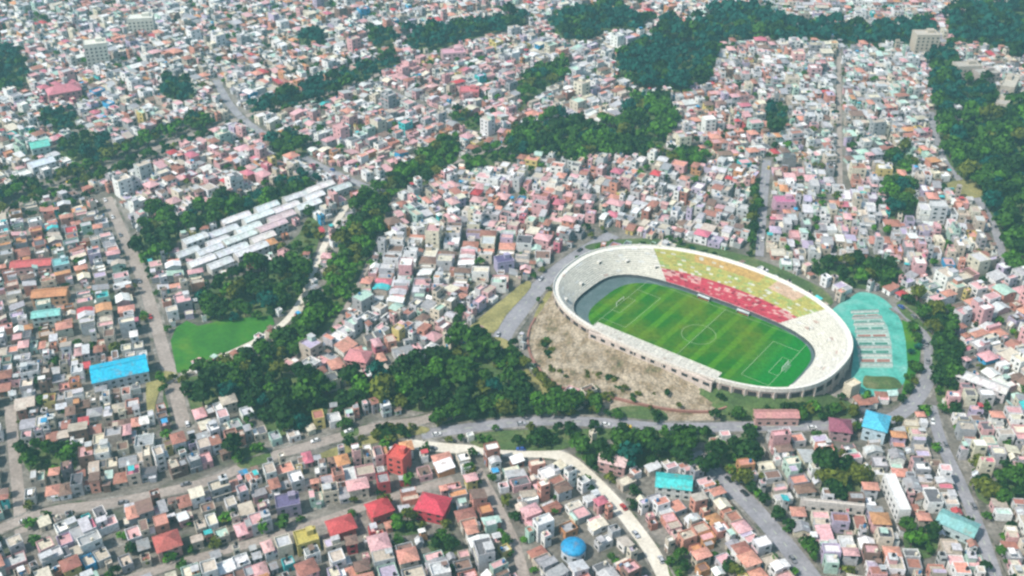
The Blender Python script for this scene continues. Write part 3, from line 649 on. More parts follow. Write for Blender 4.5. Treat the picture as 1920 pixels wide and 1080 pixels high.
# ------------------------------------------------------------------ houses
def windows_for(w, d, floors, detail):
    """places of windows and door: (x, y, z, normal axis)"""
    out = []
    for f in range(floors):
        n = max(1, int(w // 3.2))
        for k in range(n):
            x = -w/2 + w*(k+.5)/n
            out.append((x, -d/2, f, 'y', -1)); out.append((x, d/2, f, 'y', 1))
        if detail or f > 0:
            out.append((-w/2, -d*.15, f, 'x', -1)); out.append((w/2, d*.18, f, 'x', 1))
    return out
def make_parts(h):
    """all pieces of a house in its own coordinates: list of (name, parent name, material key, MB)"""
    w, d, fl, kind = h['w'], h['d'], h['fl'], h['kind']; H = fl*2.9 + .25; wc, rc = h['wc'], h['rc']; rg = random.Random(h['seed'])
    parts = []; wall = MB(); roof = MB()
    if kind in ('flat', 'block'):
        pr = h['par']; T = .22; Z = H+pr
        for sx in (0,):
            wall.box(0, -d/2+T/2, -.4, Z, w, T, wc); wall.box(0, d/2-T/2, -.4, Z, w, T, wc)
            wall.box(-w/2+T/2, 0, -.4, Z-.004, T, d-2*T, wc); wall.box(w/2-T/2, 0, -.4, Z-.004, T, d-2*T, wc)
        roof.box(0, 0, H-.25, H, w-2*T-.01, d-2*T-.01, rc, bottom=False)
        if fl >= 2 and rg.random() < .4:         # band between the floors
            wall.box(0, -d/2-.12, H-3.1, H-2.9, w, .24, h['tc'])
        parts += [('wall', None, 'plaster', wall), ('roof', None, 'plaster', roof)]
    elif kind == 'tin':
        rise = h['rise']; ov = .35
        wall.box(0, 0, -.4, H, w, d, wc, bottom=False)
        if h['mono']:
            for y, z in ((-d/2, H), (d/2, H)): pass
            wall.face([(-w/2, d/2, H), (-w/2, -d/2, H), (-w/2, d/2, H+rise)], wc); wall.face([(w/2, -d/2, H), (w/2, d/2, H), (w/2, d/2, H+rise)], wc)
            wall.face([(w/2, d/2, H), (-w/2, d/2, H), (-w/2, d/2, H+rise), (w/2, d/2, H+rise)], wc)
            k = rise/d; a, b_ = -d/2-ov, d/2+ov; za, zb = H-k*ov+.02, H+rise+k*ov+.02
            q = [(-w/2-ov, a, za), (w/2+ov, a, za), (w/2+ov, b_, zb), (-w/2-ov, b_, zb)]
            roof.face([(x, y, z+.1) for x, y, z in q], rc); roof.face([(x, y, z) for x, y, z in q][::-1], rc)
            for i in range(4):
                p, r_ = q[i], q[(i+1) % 4]; roof.face([p, r_, (r_[0], r_[1], r_[2]+.1), (p[0], p[1], p[2]+.1)], rc)
        else:
            for s in (-1, 1): wall.face([(s*w/2, -s*-d/2, H), (s*w/2, s*d/2 if s < 0 else d/2, H), (s*w/2, 0, H+rise)] if False else ([(w/2, -d/2, H), (w/2, d/2, H), (w/2, 0, H+rise)] if s > 0 else [(-w/2, d/2, H), (-w/2, -d/2, H), (-w/2, 0, H+rise)]), wc)
            k = rise/(d/2)
            for s in (-1, 1):
                q = [(-w/2-ov, s*(d/2+ov), H-k*ov+.02), (w/2+ov, s*(d/2+ov), H-k*ov+.02), (w/2+ov, 0, H+rise+.02), (-w/2-ov, 0, H+rise+.02)]
                if s > 0: q = q[::-1]
                roof.face([(x, y, z+.1) for x, y, z in q], rc); roof.face(q[::-1], rc)
                for i in range(4):
                    p, r_ = q[i], q[(i+1) % 4]; roof.face([p, r_, (r_[0], r_[1], r_[2]+.1), (p[0], p[1], p[2]+.1)], rc)
            if h['skylight']:
                s = MB(); y0 = -d*.3; z0 = H+rise*(1-abs(y0)/(d/2))+.16
                s.face([(-.6, y0-1, z0-k*1), (.6, y0-1, z0-k), (.6, y0+1, z0+k), (-.6, y0+1, z0+k)], (.6, .65, .65)); parts.append(('skylight', 'roof', 'tin', s))
        parts = [('wall', None, 'plaster', wall), ('roof', None, 'tin', roof)] + parts
    else:   # hipped clay tile roof
        wall.box(0, 0, -.4, H, w, d, wc, bottom=False); ov = .55; rise = min(w, d)*.24
        A = [(-w/2-ov, -d/2-ov), (w/2+ov, -d/2-ov), (w/2+ov, d/2+ov), (-w/2-ov, d/2+ov)]; z = H-.1
        if w > d: R1, R2 = (-(w-d)/2, 0), ((w-d)/2, 0); fs = [(0, 1, 'b', 'a'), (1, 2, 'b'), (2, 3, 'a', 'b'), (3, 0, 'a')]
        else: R1, R2 = (0, -(d-w)/2-.01), (0, (d-w)/2+.01); fs = [(0, 1, 'a'), (1, 2, 'b', 'a'), (2, 3, 'b'), (3, 0, 'a', 'b')]
        rp = {'a': R1+(z+rise,), 'b': R2+(z+rise,)}
        for f in fs: roof.face([A[f[0]]+(z,), A[f[1]]+(z,)] + [rp[q] for q in f[2:]], jit(rc, .05))
        roof.face([p+(z,) for p in A][::-1], rc)
        rd = MB(); a_, b_ = rp['a'], rp['b']
        rd.box((a_[0]+b_[0])/2, (a_[1]+b_[1])/2, z+rise-.05, z+rise+.14, abs(a_[0]-b_[0])+.4, abs(a_[1]-b_[1])+.4, tuple(v*.8 for v in rc))
        parts = [('wall', None, 'plaster', wall), ('roof', None, 'tile', roof), ('roof_ridge', 'roof', 'tile', rd)]
    if kind in ('flat', 'block'):
        if h['room']:
            a, c, x, y = h['room']; m_ = MB(); hz = H+2.5
            m_.box(x, y, H-.02, hz, a, c, h['rwc'], top=jit(rc, .1), bottom=False); m_.box(x, y, hz+.001, hz+.15, a+.4, c+.4, jit(CN['grey']), bottom=True)
            parts.append(('roof_room', None, 'plaster', m_))
            dd = MB(); dd.box(x, y-c/2-.03, H+.05, H+2.1, .9, .06, (.04,)*3); parts.append(('door', 'roof_room', 'glass', dd))
        if h['shade']:
            x, y, a, c = h['shade'][:4]; m_ = MB(); m_.box(x, y, H+2.2, H+2.3, a, c, h['shade'][4])
            for q in (-1, 1):
                for p in (-1, 1): m_.box(x+q*(a/2-.1), y+p*(c/2-.1), H-.02, H+2.2, .1, .1, (.3,)*3)
            parts.append(('awning', None, 'tin', m_))
    if h['tank']:
        x, y, c = h['tank']; zt = H + (2.66 if h['room'] and abs(x-h['room'][2]) < h['room'][0]/2 and abs(y-h['room'][3]) < h['room'][1]/2 else 0)
        m_ = MB(); m_.box(x, y, zt-.02, zt+.3, 1.2, 1.2, (.4,)*3); m_.cyl(x, y, zt+.3, zt+1.5, .62, .62, c, 8, cone=.25); parts.append(('water_tank', None, 'plaster', m_))
    ww = [1.1, 1.3, 1.5, 1.9][h['seed'] % 4]
    for x, y, a, c, z, nm, wc_, rc_ in h.get('ex', ()):
        m_ = MB(); m_.box(x, y, -.3, z, a, c, wc_, top=rc_, bottom=False)
        if nm == 'lean_to':
            m_.face([(x-a/2-.15, y-c/2, z+.35), (x+a/2+.15, y-c/2, z+.35), (x+a/2+.15, y+c/2+.1, z+.1), (x-a/2-.15, y+c/2+.1, z+.1)], rc_)
        else:
            for q in (-1, 1): m_.box(x, y+q*(c/2-.1), z+.001, z+.45, a, .2, wc_)
            m_.box(x-.4, y-c/2-.02, z-1.7, z-.6, min(1.1, a*.5), .07, (.03,)*3); m_.box(x, y+c/2+.02, z-1.7, z-.6, min(1.1, a*.5), .07, (.03,)*3)
        parts.append((nm, None, 'plaster', m_))
    for k, (x, y, f, ax, s) in enumerate(windows_for(w, d, fl, h['detail'])):
        if rg.random() < .12: continue
        z = f*2.9+1.05; m_ = MB()
        if f == 0 and ax == 'y' and s < 0 and k == 0:
            m_.box(x, y-.03, .05, 2.2, 1.1, .07, h['dc']); parts.append(('door', None, 'plaster', m_)); continue
        if ax == 'y': m_.box(x, y+s*.02, z, z+1.25, ww, .08, (.03, .035, .04), mi=0)
        else: m_.box(x+s*.02, y, z, z+1.25, .08, ww, (.03, .035, .04), mi=0)
        parts.append(('window', None, 'glass', m_))
    return parts
MATS = ['plaster', 'tin', 'tile', 'glass']
HOUSES = []
def plan_house(x, y, ang, w, d, px, py, kind=None, big=False):
    z = zone(px, py); kind = kind or wpick({'flat': 62, 'tin': 23, 'tile': 15 if not z else 18})
    fl = wpick({1: 60, 2: 36, 3: 4}) if kind != 'tin' else wpick({1: 74, 2: 26})
    if kind == 'block': fl = rnd.choice([3, 3, 4])
    if kind == 'tile': fl = wpick({1: 50, 2: 50})
    base = {'flat': ROOFS, 'block': ROOFS, 'tin': TINS, 'tile': TILES}[kind]
    if z:
        base = dict(base)
        sc_ = .75 if kind == 'flat' else .45
        for k, v in z.items(): base[k] = base.get(k, 0) + v*sc_
    rn = wpick(base); wn = wpick(WALLS)
    if z and rnd.random() < .3: wn = wpick({k: v for k, v in z.items()})
    rc = jit(CN[rn], .14)
    h = dict(x=x, y=y, ang=ang, w=w, d=d, fl=fl, kind=kind, wn=wn, rn=rn, wc=jit(CN[wn]), rc=rc, tc=jit(CN[wpick(WALLS)]),
             dc=jit(CN[wpick({'brown': 4, 'charcoal': 3, 'white': 2, 'blue': .6})]), seed=rnd.randrange(10**6), par=rnd.choice([.3, .6, .9, 1.0]),
             rise=rnd.uniform(.7, 1.5), mono=rnd.random() < .45, skylight=rnd.random() < .4, detail=False, room=None, shade=None, tank=None)
    if kind in ('flat', 'block') and rnd.random() < .55 and w > 6:
        a, c = min(w*.5, rnd.uniform(2.4, 4.5)), min(d*.5, rnd.uniform(2.4, 4.8)); sx, sy = rnd.choice((-1, 1)), rnd.choice((-1, 1))
        h['room'] = (a, c, sx*(w/2-a/2-.35), sy*(d/2-c/2-.35)); h['rwc'] = h['wc'] if rnd.random() < .6 else jit(CN[wpick(WALLS)])
    if kind in ('flat', 'block') and rnd.random() < .16:
        a, c = rnd.uniform(2, 3.4), rnd.uniform(2.2, 3.6); sy = -1 if (h['room'] and h['room'][3] > 0) else 1
        h['shade'] = (rnd.uniform(-.3, .3)*(w-a-1), sy*(d/2-c/2-.5), a, c, jit(CN[wpick({'grey': 5, 'white': 4, 'turquoise': 1, 'blue': .7, 'brown': 3, 'red': .7, 'mint': 2})]))
        if h['room'] and abs(h['shade'][1]-h['room'][3]) < (c+h['room'][1])/2: h['shade'] = None
    if rnd.random() < .6 and kind in ('flat', 'block'):
        tc = wpick({'black': 5, 'cream': 2, 'blue': .7}); c = {'black': (.025, .025, .028), 'cream': CN['cream'], 'blue': (.04, .15, .3)}[tc]
        if h['room'] and rnd.random() < .5: h['tank'] = (h['room'][2], h['room'][3], c)
        else: h['tank'] = (rnd.uniform(-.25, .25)*w, (.28 if not h['room'] or h['room'][3] < 0 else -.28)*d, c)
        h['tn'] = tc
    return h
# landmark buildings that stand out in the photograph
SPECIAL = [ # centre px, second point for direction, width m, depth m, height, roof, wall, roof form, label, category
 ((225, 697), (285, 684), 26, 15, 7, (.01, .42, .62), (.55, .6, .62), 'gable', 'long hall with a bright cyan-blue metal roof beside the left street', 'hall', 'sports_hall'),
 ((1075, 1030), (1110, 1034), 10, 10, 4.5, (.02, .27, .50), (.6, .65, .7), 'dome', 'round bright blue domed roof at the bottom of the picture', 'pavilion', 'round_pavilion'),
 ((1263, 908), (1300, 912), 15, 9, 6, (.06, .48, .46), (.6, .6, .56), 'gable', 'turquoise metal roof between the bright curved street and the grey avenue', 'warehouse', 'warehouse'),
 ((1642, 797), (1665, 803), 10, 12, 8, (.09, .45, .62), (.5, .62, .68), 'hip', 'light blue hipped roof just below the ring road', 'house', 'blue_roof_house'),
 ((1795, 985), (1830, 1000), 15, 9, 5, (.20, .42, .40), (.5, .6, .6), 'gable', 'dusty turquoise shed roof beside the dark street at the right', 'warehouse', 'warehouse'),
 ((748, 858), (775, 866), 8, 8, 9, (.60, .10, .08), (.62, .12, .10), 'flat', 'tall red block with flat red roof above the left-hand houses', 'house', 'red_house'),
 ((812, 950), (850, 958), 12, 10, 6, (.55, .06, .09), (.5, .06, .08), 'hip', 'large crimson hipped roof, the biggest red roof at the bottom', 'house', 'red_roof_house'),
 ((712, 956), (740, 946), 9, 8, 5.5, (.50, .06, .07), (.5, .12, .11), 'hip', 'red hipped roof left of the large crimson roof', 'house', 'red_roof_house'),
 ((640, 988), (665, 980), 10, 8, 5, (.52, .09, .09), (.45, .12, .1), 'hip', 'red hipped roof at the left end of the row of three', 'house', 'red_roof_house'),
 ((315, 1020), (345, 1010), 9, 9, 6, (.45, .12, .10), (.5, .3, .26), 'hip', 'brick red hipped roof near the lower left corner', 'house', 'red_roof_house'),
 ((575, 1012), (600, 1005), 9, 8, 6, (.45, .38, .10), (.5, .42, .14), 'flat', 'mustard yellow flat-roofed house at the bottom left', 'house', 'yellow_house'),
 ((120, 172), (160, 165), 24, 14, 7, (.55, .20, .24), (.6, .3, .3), 'hip', 'wide rose-red roof in the upper left quarter', 'building', 'red_roof_hall'),
 ((60, 497), (110, 493), 22, 8, 5, (.52, .10, .10), (.65, .4, .38), 'gable', 'long red roof at the left edge', 'warehouse', 'warehouse'),
 ((95, 553), (130, 550), 18, 9, 6, (.50, .22, .10), (.6, .34, .2), 'gable', 'long orange roof near the left edge', 'warehouse', 'warehouse'),
 ((115, 497), (150, 490), 9, 9, 6, (.20, .46, .46), (.5, .6, .6), 'flat', 'pale teal flat-roofed house right of the long red roof', 'house', 'teal_house'),
 ((88, 592), (120, 588), 14, 7, 6, (.22, .52, .47), (.5, .6, .56), 'gable', 'teal green roof below the long orange roof', 'house', 'teal_house'),
 ((672, 672), (700, 676), 11, 9, 6, (.58, .24, .24), (.62, .35, .33), 'hip', 'salmon red hipped roof above the central wood', 'house', 'salmon_roof_house'),
 ((75, 275), (100, 270), 12, 12, 7, (.14, .52, .42), (.5, .6, .56), 'gable', 'turquoise green roof left of the upper left trees', 'house', 'turquoise_roof_house'),
 ((78, 308), (105, 300), 16, 10, 6, (.62, .68, .72), (.7, .72, .72), 'gable', 'pale blue-white roof below the turquoise green roof', 'warehouse', 'warehouse'),
 ((180, 92), (215, 88), 18, 14, 20, (.70, .68, .58), (.72, .70, .60), 'flat', 'tall cream tower block in the upper left', 'tower', 'tower_block'),
 ((880, 172), (905, 172), 15, 12, 6, (.58, .16, .18), (.55, .2, .2), 'flat', 'wide rose-red roof in the pink quarter at the top', 'building', 'red_roof_hall'),
 ((850, 100), (880, 98), 20, 12, 6, (.58, .32, .38), (.6, .4, .42), 'flat', 'wide pink roof below the park strip at the top', 'building', 'pink_roof_hall'),
 ((1735, 72), (1760, 72), 20, 14, 16, (.50, .45, .38), (.52, .45, .36), 'flat', 'tan block at the end of the long wood', 'tower', 'tower_block'),
 ((1455, 780), (1500, 780), 20, 6, 5, (.50, .24, .22), (.55, .34, .3), 'gable', 'long pinkish roof between the stadium and the ring road', 'building', 'long_pink_house'),
 ((1575, 803), (1600, 806), 9, 9, 6, (.27, .09, .13), (.42, .27, .28), 'hip', 'maroon roof left of the light blue roof below the ring road', 'house', 'maroon_roof_house'),
 ((1470, 380), (1500, 380), 13, 9, 7, (.50, .16, .28), (.55, .34, .42), 'flat', 'magenta flat roof right of the straight street above the stadium', 'house', 'pink_house'),
 ((1680, 930), (1700, 975), 22, 5, 7, (.74, .73, .70), (.74, .73, .70), 'flat', 'long narrow white building left of the dark street', 'building', 'long_white_house'),
 ((1560, 948), (1640, 956), 26, 1.6, 5, (.66, .62, .56), (.6, .55, .5), 'flat', 'very narrow pale wing below the round grove', 'building', 'long_white_house'),
 ((1150, 865), (1180, 872), 12, 8, 6, (.60, .42, .40), (.5, .3, .28), 'gable', 'pinkish roof at the bend of the bright curved street', 'house', 'salmon_roof_house'),
 ((265, 40), (300, 38), 22, 14, 14, (.70, .70, .62), (.68, .66, .56), 'flat', 'cream block standing near the top left', 'tower', 'tower_block'),
 ((1812, 128), (1840, 127), 20, 12, 11, (.44, .40, .34), (.48, .42, .35), 'flat', 'tan block in the gap of the top right wood, left one', 'tower', 'tower_block'),
 ((1848, 140), (1875, 138), 18, 12, 9, (.40, .38, .34), (.42, .36, .33), 'flat', 'low tan block in the gap of the top right wood, middle one', 'tower', 'tower_block'),
 ((1893, 160), (1908, 130), 30, 10, 12, (.50, .46, .38), (.46, .40, .33), 'flat', 'long tan block at the right end of the gap in the wood', 'tower', 'tower_block'),
 ((1880, 195), (1892, 172), 18, 9, 9, (.42, .38, .33), (.48, .42, .34), 'flat', 'tan block just above the big wood at the right edge', 'tower', 'tower_block'),
 ((1840, 720), (1880, 735), 24, 7, 6, (.60, .58, .56), (.55, .5, .5), 'gable', 'long pale roof at the right edge', 'warehouse', 'warehouse'),
 ((1480, 300), (1490, 330), 8, 8, 9, (.1, .12, .13), (.2, .2, .2), 'flat', 'dark grey block beside the straight street above the stadium', 'house', 'dark_house'),
 ((945, 492), (970, 488), 10, 8, 7, (.12, .10, .2), (.4, .36, .5), 'flat', 'navy flat roof left of the avenue and the stadium', 'house', 'navy_house'),
 ((540, 945), (575, 938), 10, 8, 6, (.14, .12, .22), (.3, .26, .34), 'flat', 'dark purple flat roof at the bottom left', 'house', 'purple_house'),
]
# rows of long white sheds
shed_region = PL([(288, 492), (330, 460), (345, 440), (450, 412), (560, 368), (620, 348), (680, 350), (650, 385), (615, 425), (585, 450), (520, 478), (430, 508), (380, 530), (330, 520)])
sm = in_poly(shed_region)
SANG = angle_of((340, 470), (600, 375)); SCN = P(470, 440)
k = 0; shed_id = 0
for j in range(-9, 10):
    for i in range(-6, 7):
        l, dp = 17+rnd.uniform(-4, 4), 6.6; u, v = i*21 + (j % 2)*9 + rnd.uniform(-2, 2), j*8.4
        x, y = SCN[0] + u*math.cos(SANG) - v*math.sin(SANG), SCN[1] + u*math.sin(SANG) + v*math.cos(SANG)
        c, s = math.cos(SANG), math.sin(SANG)
        pts = [(x+a*l/2*c-b_*dp/2*s, y+a*l/2*s+b_*dp/2*c) for a in (-1, -.5, 0, .5, 1) for b_ in (-1, 1)]
        if any(taken(*p) for p in pts) or not all(sm[int((p[1]-GY0)/GS), int((p[0]-GX0)/GS)] for p in pts): continue
        shed_id += 1; SPECIAL.append((('w', x, y), SANG, l, dp, rnd.uniform(4, 6.5), jit(rnd.choice([(.74, .75, .74), (.68, .72, .7), (.64, .70, .66), (.76, .72, .70), (.64, .5, .5)]), .08), jit((.6, .58, .55)), 'gable', None, 'shed', 'white_shed'))
shed_list = []
for s_ in SPECIAL:
    a, b_, w_, d_, hh, rc, wc, form, lab, cat, nm = s_
    if a[0] == 'w': x, y, an = a[1], a[2], b_
    else:
        x, y = P(a[0], a[1], hh*.7); an = angle_of(a, b_)
    c, s = math.cos(an), math.sin(an)
    t = thing(nm, (x, y, 0), an, lab or '', cat)
    if lab is None: t['group'] = 'pale sheds in rows below the park strip'; shed_list.append((t, x, y, rc))
    wall, roof = MB(), MB()
    if form == 'flat':
        wall.box(0, 0, -.4, hh-.1, w_, d_, wc, bottom=False); roof.box(0, 0, hh-.098, hh+.12, w_+.02, d_+.02, rc)
        for q in (-1, 1):
            roof.box(0, q*(d_/2-.12), hh+.12, hh+.8, w_, .24, wc); roof.box(q*(w_/2-.12), 0, hh+.12, hh+.796, .24, d_-.48, wc)
        if w_ > 6 and d_ > 6: rr = MB(); rr.box(w_*.2, d_*.15, hh+.12, hh+2.7, w_*.3, d_*.35, wc); rr.build('roof_room', M['plaster'], t)
    elif form == 'gable':
        rise = d_*.13+.5; wall.box(0, 0, -.4, hh, w_, d_, wc, bottom=False)
        for q in (-1, 1):
            wall.face(([(w_/2, -d_/2, hh), (w_/2, d_/2, hh), (w_/2, 0, hh+rise)] if q > 0 else [(-w_/2, d_/2, hh), (-w_/2, -d_/2, hh), (-w_/2, 0, hh+rise)]), wc)
            o = .4; k_ = rise/(d_/2); n = max(2, int(w_/2.5))
            for i in range(n):      # roof sheets, each slightly different
                xa, xb = -w_/2-o+(w_+2*o)*i/n, -w_/2-o+(w_+2*o)*(i+1)/n
                f = [(xa, q*(d_/2+o), hh-k_*o+.05), (xb, q*(d_/2+o), hh-k_*o+.05), (xb, 0, hh+rise+.05), (xa, 0, hh+rise+.05)]
                if q > 0: f = f[::-1]
                roof.face(f, jit(rc, .07)); roof.face([(p[0], p[1], p[2]-.1) for p in f][::-1], rc)
        rd = MB(); rd.box(0, 0, hh+rise, hh+rise+.2, w_+.8, .5, tuple(v*.85 for v in rc)); 
    elif form == 'hip':
        wall.box(0, 0, -.4, hh, w_, d_, wc, bottom=False); o = .7; rise = min(w_, d_)*.3; z = hh-.1
        A = [(-w_/2-o, -d_/2-o), (w_/2+o, -d_/2-o), (w_/2+o, d_/2+o), (-w_/2-o, d_/2+o)]; e_ = abs(w_-d_)/2+.3
        ra, rb = ((-e_, 0, z+rise), (e_, 0, z+rise)) if w_ >= d_ else ((0, -e_, z+rise), (0, e_, z+rise))
        fs = [(0, 1, rb, ra), (1, 2, rb), (2, 3, ra, rb), (3, 0, ra)] if w_ >= d_ else [(0, 1, ra), (1, 2, rb, ra), (2, 3, rb), (3, 0, ra, rb)]
        for f in fs: roof.face([A[f[0]]+(z,), A[f[1]]+(z,)]+list(f[2:]), jit(rc, .05))
        roof.face([p+(z,) for p in A][::-1], rc)
    else:
        r0 = w_/2; n = 20; wall.cyl(0, 0, -.4, hh, r0, r0, wc, n)
        for j in range(6):
            a0, a1 = j/6*math.pi/2, (j+1)/6*math.pi/2
            for i in range(n):
                p0, p1 = 2*math.pi*i/n, 2*math.pi*(i+1)/n
                pt = lambda p, a: (1.04*r0*math.cos(a)*math.cos(p), 1.04*r0*math.cos(a)*math.sin(p), hh+r0*.5*math.sin(a))
                roof.face([pt(p0, a0), pt(p1, a0), pt(p1, a1), pt(p0, a1)] if j < 5 else [pt(p0, a0), pt(p1, a0), pt(p0, a1)], jit(rc, .04))
    wall.build('wall', M['plaster'], t); ro = roof.build('roof', M['tile'] if form == 'hip' else (M['tin'] if form in ('gable', 'dome') else M['plaster']), t)
    if form == 'gable': rd.build('roof_ridge', M['tin'], ro)
    fl = max(1, int(hh/3)); n = max(1, min(9, int(w_/3.5)))
    if form != 'dome':
        for f in range(fl):
            for k in range(n):
                for q in ((-1,) if lab is None else (-1, 1)):
                    m_ = MB(); xx = -w_/2+w_*(k+.5)/n; m_.box(xx, q*(d_/2+.02), f*3+1, f*3+2.3, 1.6, .08, (.03,)*3); m_.build('window', M['glass'], t)
        m_ = MB(); m_.box(w_/2+.02, 0, 0, 2.4, .08, 1.8 if d_ > 3 else .9, (.15, .12, .1)); m_.build('door', M['plaster'], t)
    else:
        for k in range(8): m_ = MB(); a_ = k*math.pi/4+.2; m_.box((r0-.02)*math.cos(a_), (r0-.02)*math.sin(a_), 1, 3, .1, 1.6, (.03,)*3, a_); m_.build('window', M['glass'], t)
    cc, ss = c, s
    occ |= (np.abs((XX-x)*cc + (YY-y)*ss) < w_/2+1.3) & (np.abs(-(XX-x)*ss + (YY-y)*cc) < d_/2+1.3)

# districts: a point, and two points giving the direction of its streets (photo positions)
DIS = [((150, 880), (90, 960), (400, 900)), ((450, 960), (520, 1010), (760, 930)), ((880, 940), (905, 890), (980, 1050)), ((1080, 990), (1100, 890), (1190, 990)),
       ((1330, 1000), (1400, 940), (1520, 1080)), ((1620, 960), (1765, 830), (1850, 1030)), ((1880, 860), (1765, 830), (1850, 1030)), ((1860, 640), (1790, 620), (1900, 700)),
       ((1600, 430), (1500, 422), (1650, 430)), ((1540, 180), (1450, 182), (1650, 180)), ((1250, 380), (1100, 330), (1350, 390)), ((1080, 170), (790, 190), (930, 265)),
       ((680, 240), (560, 290), (680, 350)), ((820, 500), (720, 370), (640, 565)), ((350, 330), (200, 330), (400, 260)), ((100, 500), (205, 380), (300, 640)), ((150, 740), (165, 705), (285, 684)),
       ((420, 850), (400, 885), (600, 820)), ((150, 200), (0, 250), (300, 150)), ((500, 80), (480, 200), (740, 120)), ((850, 20), (700, 20), (980, -30)), ((1350, 230), (1300, 236), (1400, 226)),
       ((700, 880), (600, 870), (790, 830)), ((1100, 20), (1000, 40), (1200, 0)), ((1000, 380), (900, 330), (1200, 380)), ((1750, 240), (1650, 250), (1760, 240)), ((1650, 620), (1700, 560), (1800, 620)),
       ((1500, 880), (1500, 830), (1560, 930)), ((860, 620), (800, 600), (900, 640)), ((280, 90), (100, 120), (400, 40)), ((1500, -40), (1400, -20), (1600, -20)), ((560, 640), (600, 620), (700, 560)), ((250, 560), (280, 560), (300, 660)),
       ((30, 1050), (0, 1000), (100, 960)), ((760, 700), (700, 700), (850, 660)), ((750, 400), (720, 370), (800, 345))]
seeds = [(P(*a), angle_of(b_, c_)) for a, b_, c_ in DIS]
SX = np.array([s[0][0] for s in seeds]); SY = np.array([s[0][1] for s in seeds])
# nearest seed per cell, with a wobble so that quarters meet along uneven lines
near = np.argmin((XX[None]-SX[:, None, None])**2 + (YY[None]-SY[:, None, None])**2, axis=0)
def cell_at(x, y):
    i, j = int((x-GX0)/GS), int((y-GY0)/GS)
    return near[j, i] if 0 <= i < GW and 0 <= j < GH else -1
pave = MB(); yard = []
K1 = np.array([-.5, -.25, 0, .25, .5])
def rect_pts(x, y, an, w_, d_, k=K1):
    c, s = math.cos(an), math.sin(an); A, B = np.meshgrid(k*w_, k*d_); return (x+A*c-B*s).ravel(), (y+A*s+B*c).ravel()
def free_rect(x, y, an, w_, d_):
    X, Y = rect_pts(x, y, an, w_, d_); i = ((X-GX0)/GS).astype(int); j = ((Y-GY0)/GS).astype(int)
    if i.min() < 0 or j.min() < 0 or i.max() >= GW or j.max() >= GH: return False
    return not occ[j, i].any()
def mark_rect(x, y, an, w_, d_):
    n_ = max(3, int(max(w_, d_)/.7)); X, Y = rect_pts(x, y, an, w_, d_, np.linspace(-.5, .5, n_)); occ[np.clip(((Y-GY0)/GS).astype(int), 0, GH-1), np.clip(((X-GX0)/GS).astype(int), 0, GW-1)] = True
def lot(X, Y, an, side, lw, depth, px, py):
    """one plot of land: paved yard with a house on the street side, or a few trees"""
    mark_rect(X, Y, an, max(lw-1.6, 1), max(depth-1.6, 1))
    pave.box(X, Y, -.1, .13 + rnd.uniform(0, .03), lw-.02, depth-.02, (.4,)*3, an, bottom=False)
    def tw(u, v): c, s = math.cos(an), math.sin(an); return (X+u*c-v*s, Y+u*s+v*c)
    r = rnd.random()
    if lw < 4 and rnd.random() < .8: r = 1
    if r < (.085 if (px > 1150 and py < 420) or py < 160 else .065):
        for _ in range(rnd.choice([1, 2])): yard.append((X+rnd.uniform(-2, 2), Y+rnd.uniform(-2, 2), rnd.uniform(1.8, 3.6)))
        return
    kind = 'block' if lw >= 9.5 and depth > 7.5 and rnd.random() < .22 else None
    bd = depth*rnd.uniform(.78, 1); bw = lw*rnd.choice([1, 1, 1, .94, .86])-.04
    ex = []; xo = 0
    if kind is None and bw > 5 and rnd.random() < .42:       # a lower or higher wing beside the main block
        ww_ = bw*rnd.uniform(.3, .45); q = rnd.choice((-1, 1)); wd_ = bd*rnd.uniform(.6, 1)
        ex.append([q*(bw/2-ww_/2), (bd-wd_)/2*rnd.choice((-1, 1)), ww_-.02, wd_, rnd.choice([2.7, 3.0, 3.3, 5.6]), 'wing'])
        bw -= ww_+.02; xo = -q*(ww_+.02)/2
        ex[0][0] -= xo
    hx, hy = tw(-xo if side > 0 else xo, side*(depth/2-bd/2))
    h = plan_house(hx, hy, (an+math.pi if side > 0 else an), bw, bd, px, py, kind)
    back = depth-bd
    if back > 1.3 and rnd.random() < .7:                     # a lean-to in the yard behind
        aw = bw*rnd.uniform(.4, .9); ex.append([rnd.uniform(-.5, .5)*(bw-aw), bd/2+back*.42, aw, back*.8, rnd.uniform(2.2, 2.8), 'lean_to'])
    h['ex'] = [(x, y, a, c, z, nm, jit(CN[wpick(WALLS)]) if rnd.random() < .5 else h['wc'], jit(CN[wpick(TINS if nm == 'lean_to' else ROOFS)])) for x, y, a, c, z, nm in ex]
    HOUSES.append(h)
    if bd < depth*.84 and rnd.random() < .55:
        qx, qy = tw(rnd.uniform(-.3, .3)*lw, -side*(depth/2-1.1)); yard.append((qx, qy, rnd.uniform(1.2, 2.3)))
